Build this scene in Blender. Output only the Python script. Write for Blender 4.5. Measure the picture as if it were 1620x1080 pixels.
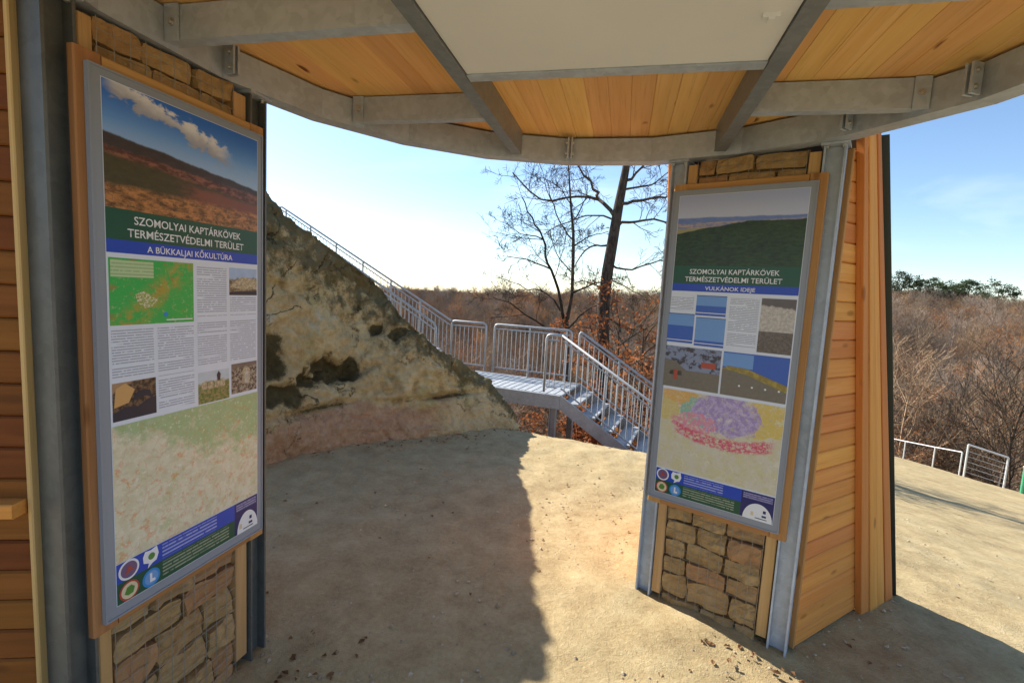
import bpy, math, random
import numpy as np
from mathutils import Vector, Matrix, noise as mnoise

random.seed(7); RNG = np.random.default_rng(7)
scene = bpy.context.scene
for o in list(bpy.data.objects): bpy.data.objects.remove(o)
COL = scene.collection

# ------------------------------------------------------------------ camera
CAMZ = 1.74
PITCH, ROLL = math.radians(5.9114), math.radians(3.132)
cam = bpy.data.cameras.new('camera'); camo = bpy.data.objects.new('camera', cam); COL.objects.link(camo)
cam.sensor_width = 36.0; cam.lens = 36.0 * 767.926 / 1620.0
cam.clip_start = 0.05; cam.clip_end = 4000
fw = Vector((0, math.cos(PITCH), -math.sin(PITCH))); r0 = Vector((1, 0, 0)); u0 = r0.cross(fw)
rt = r0 * math.cos(ROLL) + u0 * math.sin(ROLL); up = -r0 * math.sin(ROLL) + u0 * math.cos(ROLL)
camo.matrix_world = Matrix(((rt.x, up.x, -fw.x, 0), (rt.y, up.y, -fw.y, 0), (rt.z, up.z, -fw.z, CAMZ), (0, 0, 0, 1)))
scene.camera = camo

# ------------------------------------------------------------------ sky, sun, exposure
SUN_AZ, SUN_EL = math.radians(-46.5), math.radians(33.6)
world = bpy.data.worlds.new('World'); scene.world = world; world.use_nodes = True
wn, wl = world.node_tree.nodes, world.node_tree.links
wn.clear()
wout = wn.new('ShaderNodeOutputWorld'); wbg = wn.new('ShaderNodeBackground'); sky = wn.new('ShaderNodeTexSky')
sky.sky_type = 'NISHITA'; sky.sun_disc = False; sky.sun_elevation = SUN_EL; sky.sun_rotation = SUN_AZ
sky.altitude = 300; sky.air_density = 1.0; sky.dust_density = 0.25; sky.ozone_density = 3.0
# thin high cirrus, all round the sky
wtc = wn.new('ShaderNodeTexCoord'); wmap = wn.new('ShaderNodeMapping'); wmap.inputs['Scale'].default_value = (1.2, 2.6, 7.0)
wns = wn.new('ShaderNodeTexNoise'); wns.inputs['Scale'].default_value = 1.7; wns.inputs['Detail'].default_value = 7; wns.inputs['Distortion'].default_value = .6
wrp = wn.new('ShaderNodeValToRGB'); wrp.color_ramp.elements[0].position = .55; wrp.color_ramp.elements[1].position = .85
wrp.color_ramp.elements[1].color = (.22, .22, .22, 1)
wmx = wn.new('ShaderNodeMix'); wmx.data_type = 'RGBA'; wmx.inputs[7].default_value = (9, 9.3, 9.8, 1)
wl.new(wtc.outputs['Generated'], wmap.inputs['Vector']); wl.new(wmap.outputs['Vector'], wns.inputs['Vector'])
wl.new(wns.outputs['Fac'], wrp.inputs['Fac']); wl.new(wrp.outputs['Color'], wmx.inputs[0])
wl.new(sky.outputs['Color'], wmx.inputs[6]); wl.new(wmx.outputs[2], wbg.inputs['Color']); wl.new(wbg.outputs['Background'], wout.inputs['Surface'])
wbg.inputs['Strength'].default_value = 0.092
sund = bpy.data.lights.new('sun', 'SUN'); sund.energy = 4.5; sund.angle = math.radians(0.53); sund.color = (1.0, .95, .87)
suno = bpy.data.objects.new('sun', sund); COL.objects.link(suno); suno.location = (-20, 20, 25)
sdir = Vector((math.sin(SUN_AZ) * math.cos(SUN_EL), math.cos(SUN_AZ) * math.cos(SUN_EL), math.sin(SUN_EL)))
suno.rotation_euler = (-sdir).to_track_quat('-Z', 'Y').to_euler()
scene.render.engine = 'CYCLES'
scene.view_settings.view_transform = 'Standard'; scene.view_settings.look = 'None'
scene.view_settings.exposure = 1.2; scene.view_settings.gamma = 1.0; scene.view_settings.use_curve_mapping = False
scene.cycles.max_bounces = 5; scene.cycles.diffuse_bounces = 4; scene.cycles.glossy_bounces = 2; scene.cycles.caustics_reflective = False; scene.cycles.caustics_refractive = False

# ------------------------------------------------------------------ object helpers
def V(*a): return np.array(a, float)
def tag(o, label=None, cat=None, group=None, kind=None):
    for k, v in (('label', label), ('category', cat), ('group', group), ('kind', kind)):
        if v: o[k] = v
    return o
def thing(name, loc, label, cat, group=None):
    o = bpy.data.objects.new(name, None); COL.objects.link(o); o.location = loc; o.empty_display_size = .1
    PMAT[o] = Matrix.Translation(Vector(loc)); return tag(o, label, cat, group)
def mesh_of(name, verts, faces, mats, mi=None, smooth=False, uv=None):
    me = bpy.data.meshes.new(name)
    me.from_pydata([tuple(map(float, v)) for v in verts], [], [tuple(f) for f in faces])
    for m in (mats if isinstance(mats, (list, tuple)) else [mats]): me.materials.append(m)
    if mi is not None: me.polygons.foreach_set('material_index', mi)
    if smooth: me.polygons.foreach_set('use_smooth', [True] * len(me.polygons))
    if uv is not None:
        l = me.uv_layers.new(name='UVMap'); ar = np.array(uv, np.float32)
        idx = np.empty(len(me.loops), np.int32); me.loops.foreach_get('vertex_index', idx)
        l.data.foreach_set('uv', ar[idx].ravel())
    me.update(); return me
PMAT = {}
def link(name, me, parent=None, mat=None):
    """mesh in world coordinates (mat None) or in its own frame placed by the world matrix mat"""
    o = bpy.data.objects.new(name, me); COL.objects.link(o)
    w = mat if mat is not None else Matrix.Identity(4); PMAT[o] = w
    if parent is not None:
        o.parent = parent; o.matrix_basis = PMAT[parent].inverted() @ w
    else: o.matrix_basis = w
    return o
class MB:
    def __init__(s): s.v = []; s.f = []; s.m = []; s.uv = []
    def add(s, vs, fs, m=0, uv=None):
        b = len(s.v); s.v += [tuple(x) for x in vs]; s.f += [tuple(i + b for i in f) for f in fs]; s.m += [m] * len(fs)
        s.uv += list(uv) if uv is not None else [(0, 0)] * len(vs)
    def box(s, o, ax, ay, az, m=0):
        o, ax, ay, az = map(np.asarray, (o, ax, ay, az))
        vs = [o + ax * i + ay * j + az * k for k in (0, 1) for j in (0, 1) for i in (0, 1)]
        fs = [(0, 2, 3, 1), (4, 5, 7, 6), (0, 1, 5, 4), (2, 6, 7, 3), (0, 4, 6, 2), (1, 3, 7, 5)]
        if np.dot(np.cross(ax, ay), az) < 0: fs = [f[::-1] for f in fs]
        s.add(vs, fs, m)
    def tube(s, pts, rad, n=6, m=0, cap=True):
        pts = [np.asarray(p, float) for p in pts]; k = len(pts)
        if np.isscalar(rad): rad = [rad] * k
        d = pts[1] - pts[0]; d = d / (np.linalg.norm(d) + 1e-9)
        a = np.cross(d, (0, 0, 1.) if abs(d[2]) < .9 else (1., 0, 0)); a /= np.linalg.norm(a)
        vs = []
        for i in range(k):
            if i == 0: t = pts[1] - pts[0]
            elif i == k - 1: t = pts[-1] - pts[-2]
            else: t = pts[i + 1] - pts[i - 1]
            t = t / (np.linalg.norm(t) + 1e-9); a = a - t * np.dot(a, t); a /= (np.linalg.norm(a) + 1e-9); b = np.cross(t, a)
            for q in range(n):
                w = 2 * math.pi * q / n; vs.append(pts[i] + rad[i] * (math.cos(w) * a + math.sin(w) * b))
        fs = [(i * n + q, i * n + (q + 1) % n, (i + 1) * n + (q + 1) % n, (i + 1) * n + q) for i in range(k - 1) for q in range(n)]
        if cap: fs += [tuple(range(n))[::-1], tuple((k - 1) * n + q for q in range(n))]
        s.add(vs, fs, m)
    def build(s, name, mats, parent=None, smooth=False, uv=False):
        return link(name, mesh_of(name, s.v, s.f, mats, s.m if isinstance(mats, (list, tuple)) and len(mats) > 1 else None, smooth, s.uv if uv else None), parent)
def frame_matrix(o, x, y, z):
    return Matrix(((x[0], y[0], z[0], o[0]), (x[1], y[1], z[1], o[1]), (x[2], y[2], z[2], o[2]), (0, 0, 0, 1)))
def norm(v): v = np.asarray(v, float); return v / np.linalg.norm(v)
def plank(name, p0, p1, wdir, w, t, mat, parent, ch=.004, w1=None, cut=None):
    """board from p0 to p1 (centre line of the face that carries it); wdir = width direction; thickness goes to cross(len,width)"""
    p0, p1 = np.asarray(p0, float), np.asarray(p1, float); L = np.linalg.norm(p1 - p0); x = (p1 - p0) / L
    y = np.asarray(wdir, float); y = norm(y - x * np.dot(x, y)); z = np.cross(x, y)
    w1 = w if w1 is None else w1
    s0, s1 = cut if cut else (0, 0)      # slanted ends: extra length per unit width
    def ring(xx, ww, sl):
        h = ww / 2; c = ch
        prof = [(-h, 0), (h, 0), (h, t - c), (h - c, t), (-h + c, t), (-h, t - c)]
        return [(xx + sl * a, a, b) for a, b in prof]
    vs = ring(0, w, s0) + ring(L, w1, s1)
    fs = [(5, 4, 3, 2, 1, 0), (6, 7, 8, 9, 10, 11)] + [(i, (i + 1) % 6, 6 + (i + 1) % 6, 6 + i) for i in range(6)]
    return link(name, mesh_of(name, vs, fs, mat), parent, mat=frame_matrix(p0, x, y, z))

# ------------------------------------------------------------------ material helpers
class NT:
    def __init__(s, name):
        s.mat = bpy.data.materials.new(name); s.mat.use_nodes = True; s.t = s.mat.node_tree; s.t.nodes.clear()
        s.out = s.t.nodes.new('ShaderNodeOutputMaterial'); s.bsdf = s.t.nodes.new('ShaderNodeBsdfPrincipled')
        s.t.links.new(s.bsdf.outputs[0], s.out.inputs[0]); s._tc = None
    def node(s, typ): return s.t.nodes.new('ShaderNode' + typ)
    def set(s, sock, v):
        if v is None: return
        if hasattr(v, 'is_output') : s.t.links.new(v, sock)
        else:
            if hasattr(sock.default_value, '__len__') and len(sock.default_value) == 4 and len(v) == 3: v = (*v, 1)
            sock.default_value = v
    def tc(s, w='Object'):
        if not s._tc: s._tc = s.node('TexCoord')
        return s._tc.outputs[w]
    def rnd(s): return s.node('ObjectInfo').outputs['Random']
    def mapping(s, vec, scale=(1, 1, 1), loc=(0, 0, 0), rot=(0, 0, 0)):
        n = s.node('Mapping'); s.set(n.inputs['Vector'], vec); s.set(n.inputs['Scale'], scale); s.set(n.inputs['Location'], loc); s.set(n.inputs['Rotation'], rot); return n.outputs[0]
    def noise(s, vec, scale, detail=4, rough=.55, dist=0, col=False):
        n = s.node('TexNoise'); s.set(n.inputs['Vector'], vec); s.set(n.inputs['Scale'], scale); s.set(n.inputs['Detail'], detail); s.set(n.inputs['Roughness'], rough); s.set(n.inputs['Distortion'], dist)
        return n.outputs['Color' if col else 'Fac']
    def voro(s, vec, scale, feature='F1', out='Distance', rand=1):
        n = s.node('TexVoronoi'); n.feature = feature; s.set(n.inputs['Vector'], vec); s.set(n.inputs['Scale'], scale); s.set(n.inputs['Randomness'], rand); return n.outputs[out]
    def m(s, op, a, b=None, c=None, clamp=False):
        n = s.node('Math'); n.operation = op; n.use_clamp = clamp
        for i, v in enumerate((a, b, c)): s.set(n.inputs[i], v)
        return n.outputs[0]
    def add(s, a, b): return s.m('ADD', a, b)
    def mul(s, a, b): return s.m('MULTIPLY', a, b)
    def vadd(s, a, b):
        n = s.node('VectorMath'); s.set(n.inputs[0], a); s.set(n.inputs[1], b); return n.outputs[0]
    def step(s, v, a, b, lo=0, hi=1):
        n = s.node('MapRange'); n.interpolation_type = 'SMOOTHSTEP'; s.set(n.inputs[0], v); s.set(n.inputs[1], a); s.set(n.inputs[2], b); s.set(n.inputs[3], lo); s.set(n.inputs[4], hi); return n.outputs[0]
    def mix(s, f, a, b, blend='MIX'):
        n = s.node('Mix'); n.data_type = 'RGBA'; n.blend_type = blend; s.set(n.inputs[0], f); s.set(n.inputs[6], a); s.set(n.inputs[7], b); return n.outputs[2]
    def ramp(s, f, stops):
        n = s.node('ValToRGB'); e = n.color_ramp.elements
        while len(e) < len(stops): e.new(.5)
        for i, (p, c) in enumerate(stops): e[i].position = p; e[i].color = (*c, 1)
        s.set(n.inputs[0], f); return n.outputs[0]
    def xyz(s, v):
        n = s.node('SeparateXYZ'); s.set(n.inputs[0], v); return n.outputs
    def comb(s, x, y, z=0.0):
        n = s.node('CombineXYZ'); s.set(n.inputs[0], x); s.set(n.inputs[1], y); s.set(n.inputs[2], z); return n.outputs[0]
    def attr(s, name, out='Fac'):
        n = s.node('Attribute'); n.attribute_name = name; return n.outputs[out]
    def bump(s, h, strength=.3, dist=.01):
        n = s.node('Bump'); s.set(n.inputs['Height'], h); s.set(n.inputs['Strength'], strength); s.set(n.inputs['Distance'], dist); s.t.links.new(n.outputs[0], s.bsdf.inputs['Normal'])
    def fin(s, col, rough=.6, metal=0, spec=.4, **k):
        b = s.bsdf.inputs; s.set(b['Base Color'], col); s.set(b['Roughness'], rough); s.set(b['Metallic'], metal); s.set(b['Specular IOR Level'], spec); return s.mat

def wood_material(name, a, b, dark, knots=.5, rough=.5, shift=.16):
    t = NT(name); r = t.rnd(); off = t.comb(t.mul(r, 37.), t.mul(r, 17.), t.mul(r, 53.))
    P = t.vadd(t.tc(), off)
    g1 = t.noise(t.mapping(P, (1.1, 26, 26)), 1.0, 5, .6, .4)
    g2 = t.noise(t.mapping(P, (3., 110, 110)), 1.0, 3, .6)
    big = t.noise(t.mapping(P, (.7, 5, 5)), 1.0, 2, .5)
    kv = t.voro(t.mapping(P, (3.2, 8.5, 8.5)), 1.0); kn = t.step(kv, .07, .17, 1, 0)
    kpick = t.step(t.noise(t.mapping(P, (2.2, 6, 6)), 1.0, 1), .46, .52)
    kn = t.mul(t.mul(kn, kpick), knots)
    c = t.mix(t.step(g1, .3, .72), a, b); c = t.mix(t.mul(t.step(g2, .5, .75), .25), c, dark)
    c = t.mix(t.mul(t.step(big, .35, .7), .28), c, tuple(x * .62 for x in a)); c = t.mix(kn, c, dark)
    hv = t.node('HueSaturation'); t.set(hv.inputs['Color'], c); t.set(hv.inputs['Value'], t.add(1 - shift, t.mul(r, 2 * shift))); t.set(hv.inputs['Hue'], t.add(.49, t.mul(r, .02)))
    t.bump(t.add(g1, t.mul(g2, .5)), .25, .002)
    return t.fin(hv.outputs[0], t.add(rough + .05, t.mul(g1, .2)), 0, .18)
M = {}
M['wood_ceiling'] = wood_material('wood_ceiling', (.84, .475, .175), (.90, .56, .24), (.22, .08, .025), 1.0, .5, .035)
M['wood_clad'] = wood_material('wood_clad', (.67, .255, .058), (.76, .33, .09), (.22, .075, .018), .6, .5, .10)
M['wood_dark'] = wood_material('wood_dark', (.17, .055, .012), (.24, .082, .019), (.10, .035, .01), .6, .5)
M['wood_frame'] = wood_material('wood_frame', (.42, .21, .075), (.52, .28, .11), (.20, .08, .02), .7, .5)
M['wood_pale'] = wood_material('wood_pale', (.55, .34, .14), (.64, .42, .2), (.25, .12, .04), .5, .55)

def steel_material(name, base, metal, rough):
    t = NT(name); r = t.rnd(); P = t.vadd(t.tc(), t.comb(t.mul(r, 9.), t.mul(r, 31.), t.mul(r, 13.)))
    sp = t.voro(P, 42, 'F1', 'Color'); spx = t.xyz(sp)[0]; cl = t.noise(P, 7, 5, .6); st = t.noise(t.mapping(P, (5, 30, 30)), 1, 4)
    v = t.add(t.add(.80, t.mul(spx, .14)), t.mul(t.add(cl, -.5), .5))
    c = t.mix(t.step(st, .55, .75, 0, .35), base, tuple(x * 1.25 for x in base)); 
    hv = t.node('HueSaturation'); t.set(hv.inputs['Color'], c); t.set(hv.inputs['Value'], v)
    t.bump(t.noise(P, 60, 3), .05, .002)
    return t.fin(hv.outputs[0], t.add(rough - .1, t.mul(cl, .25)), metal, .5)
M['steel'] = steel_material('galvanised_steel', (.50, .58, .70), .25, .45)
M['steel_shaded'] = steel_material('galvanised_steel_dull_shaded', (.16, .168, .165), .4, .45)  # left posts: same steel with patina, their shade put into the colour
M['steel_beam'] = steel_material('galvanised_steel_beam', (.28, .31, .34), .35, .42)
M['steel_stair'] = steel_material('galvanised_steel_stair', (.50, .52, .53), .35, .5)
def plain(name, c, rough=.5, metal=0, spec=.4, var=.06, sc=6):
    t = NT(name); n = t.noise(t.tc(), sc, 4); return t.fin(t.mix(t.step(n, .3, .7), tuple(x * (1 - var) for x in c), tuple(min(1, x * (1 + var)) for x in c)), rough, metal, spec)
M['bolt'] = plain('bolt_zinc', (.55, .55, .54), .4, .8)
M['ceil_white'] = plain('ceiling_sheet', (.76, .79, .85), .55, 0, .3, .02, 2)
M['roofing'] = plain('roofing_membrane', (.10, .10, .10), .8)
M['cover'] = plain('dark_cover', (.05, .06, .05), .5, .2)
M['wire'] = plain('wire', (.33, .31, .27), .5, .6)
M['fill'] = plain('stone_fill', (.20, .135, .07), .95, 0, .1, .4, 30)
M['light_stop'] = plain('pillar_light_stop', (.05, .045, .04), .9)
def stone_material():
    t = NT('gabion_stone'); r = t.rnd(); P = t.vadd(t.tc(), t.comb(t.mul(r, 41.), t.mul(r, 7.), 0.0))
    n1 = t.noise(P, 9, 8, .65); n2 = t.noise(P, 60, 5, .7); n3 = t.noise(t.mapping(P, (3, 3, 18)), 1, 4)
    c = t.ramp(t.add(t.mul(n1, .7), t.mul(n2, .3)), [(.25, (.17, .105, .045)), (.42, (.36, .235, .105)), (.58, (.47, .325, .16)), (.8, (.58, .44, .26))])
    c = t.mix(t.mul(t.step(r, .55, .9), .5), c, (.40, .19, .10), 'MIX'); c = t.mix(t.step(n3, .55, .75, 0, .5), c, (.24, .19, .11))
    t.bump(t.add(n1, t.mul(n2, .6)), .8, .012); return t.fin(c, .92, 0, .15)
M['stone'] = stone_material()
# ------------------------------------------------------------------ terrain
def sst(x, a, b):
    t = np.clip((x - a) / (b - a), 0, 1); return t * t * (3 - 2 * t)
def softp(d, k): return np.where(d > 8 * k, d, k * np.log1p(np.exp(np.clip(d / k, -40, 8))))
def terrain(x, y):
    x, y = np.asarray(x, float), np.asarray(y, float)
    d1 = .367 * (x - .1) + .93 * (y - 6.25); q = x - .77 * y
    w = sst(-q, .3, 2.3)
    r = np.hypot(x, y); az = np.degrees(np.arctan2(x, y))
    drop1 = .72 * softp(d1, .16) * w
    d2 = .9 * (x - 2.6) + .43 * (y - 3.1)
    drop2 = .205 * softp(d2, .35) + .5 * softp(d2 - 16.2, .5)
    near = -np.maximum(drop1, drop2 * (1 - w * .75))
    near = np.maximum(near, -13 - .02 * np.minimum(r, 60))
    back = sst(-y, 4, 30) * 1.0
    near = near * (1 - sst(-y, 0, 3)) 
    ridge = np.interp(az, [-60, -25, -10, 5, 18, 32, 45, 70], [-7, -7.5, -8.2, -6.5, -2.6, 1.5, .5, 0])
    far = -13.5 + (ridge + 13.5) * sst(r, 46, 250) + 1.2 * np.sin(x * .045 + 1) * np.sin(y * .037) * sst(r, 40, 100)
    far = far - 10 * sst(r, 270, 900)
    front = sst(y, -2, 6)
    z = np.where(r > 27, near * (1 - sst(r, 27, 46)) + far * sst(r, 27, 46), near)
    return z * front + (1 - front) * np.minimum(0, near)
def ground_relief(x, y):
    out = np.empty(x.shape)
    for i in np.ndindex(x.shape):
        a, b = x[i], y[i]
        if abs(a) < 20 and -4 < b < 20:
            out[i] = .032 * mnoise.noise((a * .9, b * .9, 3)) + .017 * mnoise.noise((a * 3.1, b * 3.1, 9)) + .008 * mnoise.noise((a * 9, b * 9, 1)) + .006 * mnoise.noise((a * 20, b * 20, 5))
        else: out[i] = .25 * mnoise.noise((a * .08, b * .08, 2))
    return out
def axis(segs):
    v = []
    for a, b, n in segs: v += list(np.linspace(a, b, n, endpoint=False))
    return np.array(v + [segs[-1][1]])
gx = axis([(-1500, -200, 14), (-200, -30, 30), (-30, -4, 26), (-4, 4.2, 170), (4.2, 20, 130), (20, 60, 40), (60, 260, 40), (260, 1500, 14)])
gy = axis([(-60, -4, 14), (-4, 1, 20), (1, 7.6, 165), (7.6, 20, 100), (20, 60, 50), (60, 330, 60), (330, 2600, 20)])
GX, GY = np.meshgrid(gx, gy); GZ = terrain(GX, GY) + ground_relief(GX, GY)
nx, ny = len(gx), len(gy)
gv = np.stack([GX, GY, GZ], -1).reshape(-1, 3)
gi = np.arange(nx * ny).reshape(ny, nx)
gf = np.stack([gi[:-1, :-1], gi[:-1, 1:], gi[1:, 1:], gi[1:, :-1]], -1).reshape(-1, 4)
def ground_material():
    t = NT('trodden_sand'); P = t.tc(); x, y, z = t.xyz(P)
    big = t.noise(P, .8, 4, .6); mid = t.noise(P, 5, 6, .65); fine = t.noise(P, 38, 6, .75); grit = t.noise(P, 160, 3, .7)
    sand = t.ramp(t.add(t.add(t.mul(mid, .45), t.mul(fine, .35)), t.mul(big, .2)), [(.28, (.19, .128, .064)), (.38, (.33, .24, .124)), (.48, (.43, .325, .168)), (.62, (.54, .43, .242))])
    sand = t.mix(t.step(grit, .58, .72, 0, .6), sand, (.64, .54, .36)); sand = t.mix(t.step(t.noise(P, 240, 2, .6), .62, .72, 0, .3), sand, (.20, .14, .08)); sand = t.mix(t.step(t.noise(P, 75, 4, .7), .62, .72, 0, .6), sand, (.13, .09, .055))
    litter = t.ramp(t.noise(P, 9, 8, .75), [(.3, (.055, .036, .022)), (.5, (.13, .08, .045)), (.65, (.22, .12, .06)), (.8, (.30, .20, .11))])
    far = t.ramp(t.noise(P, .35, 8, .7), [(.3, (.12, .09, .066)), (.6, (.24, .18, .13)), (.8, (.32, .24, .165))])
    d1 = t.add(t.add(t.mul(x, .367), t.mul(y, .93)), -.0367 - 5.81); q = t.add(x, t.mul(y, -.77))
    w = t.mul(t.step(t.add(d1, t.mul(t.add(mid, -.5), .5)), .1, .4), t.step(q, -.3, -1.3))
    c = t.mix(w, sand, litter); rr = t.m('SQRT', t.add(t.mul(x, x), t.mul(y, y)))
    c = t.mix(t.step(t.add(rr, t.mul(mid, 1.5)), 22.5, 24.5), c, litter); c = t.mix(t.step(rr, 25, 40), c, far)
    t.bump(t.add(t.add(t.mul(mid, .6), t.mul(fine, .5)), t.mul(grit, .25)), .6, .035); return t.fin(c, .95, 0, .12)
M['ground'] = ground_material()
tag(link('ground', mesh_of('ground', gv, gf, M['ground'], smooth=True)), kind='structure')

# ------------------------------------------------------------------ rock outcrop
def rock_sections():
    foot = V(*[(.16, 6.30), (-.12, 6.02), (-.50, 5.74), (-.80, 5.55), (-1.40, 5.20), (-1.93, 4.82), (-2.19, 4.40), (-2.55, 3.9), (-3.3, 3.5), (-4.6, 3.3), (-6.5, 3.3)])
    ridge = V(*[(.10, 6.34, .02), (-.06, 6.36, .27), (-.40, 6.36, .58), (-.83, 5.98, .97), (-1.23, 5.86, 1.33), (-1.68, 5.98, 1.74), (-2.0, 5.58, 2.04), (-2.40, 4.97, 2.39), (-2.95, 4.98, 2.9), (-3.9, 5.3, 3.6), (-6.2, 6.0, 4.4)])
    return foot, ridge
def cat(P, t):
    P = np.asarray(P); n = len(P) - 1; i = np.clip(np.floor(t).astype(int), 0, n - 1); f = (t - i)[:, None]
    g = lambda k: P[np.clip(k, 0, n)]
    p0, p1, p2, p3 = g(i - 1), g(i), g(i + 1), g(i + 2)
    return .5 * ((2 * p1) + (-p0 + p2) * f + (2 * p0 - 5 * p1 + 4 * p2 - p3) * f ** 2 + (-p0 + 3 * p1 - 3 * p2 + p3) * f ** 3)
def rock_base(ns=340, nv=180):
    foot, ridge = rock_sections(); t = np.concatenate([np.linspace(0, 7.4, ns - 40, endpoint=False), np.linspace(7.4, 10, 40)])
    F = cat(np.c_[foot, np.full(len(foot), -.12)], t); R = cat(ridge, t)
    B = R + np.c_[np.interp(t, [0, 3, 10], [.12, .35, .6]), np.interp(t, [0, 2, 10], [.25, .75, 1.6]), np.zeros(len(t))]; B[:, 2] = np.minimum(-1.2, 0)
    nf = int(nv * .72); nb = nv - nf
    G = np.empty((ns, nv, 3)); S = np.empty((ns, nv))
    for j in range(nf):
        a = j / (nf - 1)
        # profile: steep lower lip, slight ledge, then a leaning face that rounds over to the ridge
        hz = a; back = np.interp(a, [0, .18, .24, .5, .8, .93, 1.0], [0, .05, .17, .42, .70, .86, 1.0])
        P = F + (R - F) * back; P[:, 2] = F[:, 2] + (R[:, 2] - F[:, 2]) * hz; G[:, j] = P; S[:, j] = a
    for j in range(nb):
        a = (j + 1) / nb; P = R + (B - R) * (a ** .8)[None] if False else R + (B - R) * a
        P[:, 2] = R[:, 2] + (B[:, 2] - R[:, 2]) * a ** 1.6; G[:, nf + j] = P; S[:, nf + j] = 1 + a
    return G, S, nf
DENTS = [  # hollows in the face: centre, radii, depth
    ((-1.93, 5.15, .78), (.17, .17, .085), .26), ((-2.07, 4.87, .72), (.12, .12, .07), .22), ((-1.75, 5.34, .80), (.10, .10, .09), .16),
    ((-2.29, 4.58, 1.00), (.09, .12, .20), .20), ((-1.57, 5.67, 1.26), (.09, .09, .06), .15),
    ((-2.2, 4.58, .60), (.20, .22, .08), .16), ((-1.33, 5.74, 1.2), (.09, .09, .05), .08)]
def build_rock():
    G, S, nf = rock_base(); ns, nv, _ = G.shape
    du = np.gradient(G, axis=0); dv = np.gradient(G, axis=1); N = np.cross(dv, du); N /= np.linalg.norm(N, axis=2, keepdims=True) + 1e-9
    if N[ns // 2, nf // 2, 1] > 0: N = -N
    moss = np.zeros((ns, nv)); D = np.zeros((ns, nv))
    for i in range(ns):
        for j in range(nv):
            p = G[i, j]; k = Vector((p[0], p[1], p[2]))
            edge = min(1, i / 14) if i < 14 else 1
            d = .10 * mnoise.noise(k * .9) + .075 * mnoise.noise(k * 2.1) + .05 * mnoise.noise(k * 4.7) + .036 * mnoise.noise(k * 9.5) + .022 * mnoise.noise(k * 20) + .013 * mnoise.noise(k * 42)
            d *= 1 - .2 * max(0, min(1, (j / (nf - 1) - .72) / .25))
            rd = 1 - abs(mnoise.noise(k * 3.1 + Vector((9, 2, 4)))) * 2; rd2 = 1 - abs(mnoise.noise(k * 7.3 + Vector((1, 7, 3)))) * 2
            d -= .10 * max(0, rd - .7) * (1 + mnoise.noise(k * 1.1)) + .05 * max(0, rd2 - .7)
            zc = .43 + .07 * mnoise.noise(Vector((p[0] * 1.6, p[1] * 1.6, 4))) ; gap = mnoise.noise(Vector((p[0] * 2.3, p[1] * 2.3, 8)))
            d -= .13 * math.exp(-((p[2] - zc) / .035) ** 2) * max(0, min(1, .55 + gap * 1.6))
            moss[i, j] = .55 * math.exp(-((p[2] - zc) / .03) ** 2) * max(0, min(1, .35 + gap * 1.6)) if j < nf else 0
            low = p[2] < .42; d *= (.7 if low else 1.0)
            D[i, j] = d * (.35 + .65 * edge)
    warp = np.array([[tuple(mnoise.noise_vector(Vector(G[i, j]) * 4.5) * .11 + mnoise.noise_vector(Vector(G[i, j]) * 12) * .045) for j in range(nv)] for i in range(ns)])
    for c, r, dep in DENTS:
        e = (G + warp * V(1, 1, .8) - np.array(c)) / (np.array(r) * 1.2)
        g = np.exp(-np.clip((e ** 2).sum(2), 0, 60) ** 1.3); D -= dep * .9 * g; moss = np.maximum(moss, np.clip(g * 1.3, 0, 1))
    G = G + N * D[..., None]; G[:, 0, 2] = -.25
    idx = np.arange(ns * nv).reshape(ns, nv)
    f = np.stack([idx[:-1, :-1], idx[:-1, 1:], idx[1:, 1:], idx[1:, :-1]], -1).reshape(-1, 4)
    me = mesh_of('rock_outcrop', G.reshape(-1, 3), f, M['rock'], smooth=True)
    at = me.attributes.new('moss', 'FLOAT', 'POINT'); at.data.foreach_set('value', moss.ravel().astype(np.float32))
    at = me.attributes.new('rim', 'FLOAT', 'POINT'); at.data.foreach_set('value', S.ravel().astype(np.float32))
    return link('rock_outcrop', me)
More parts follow.
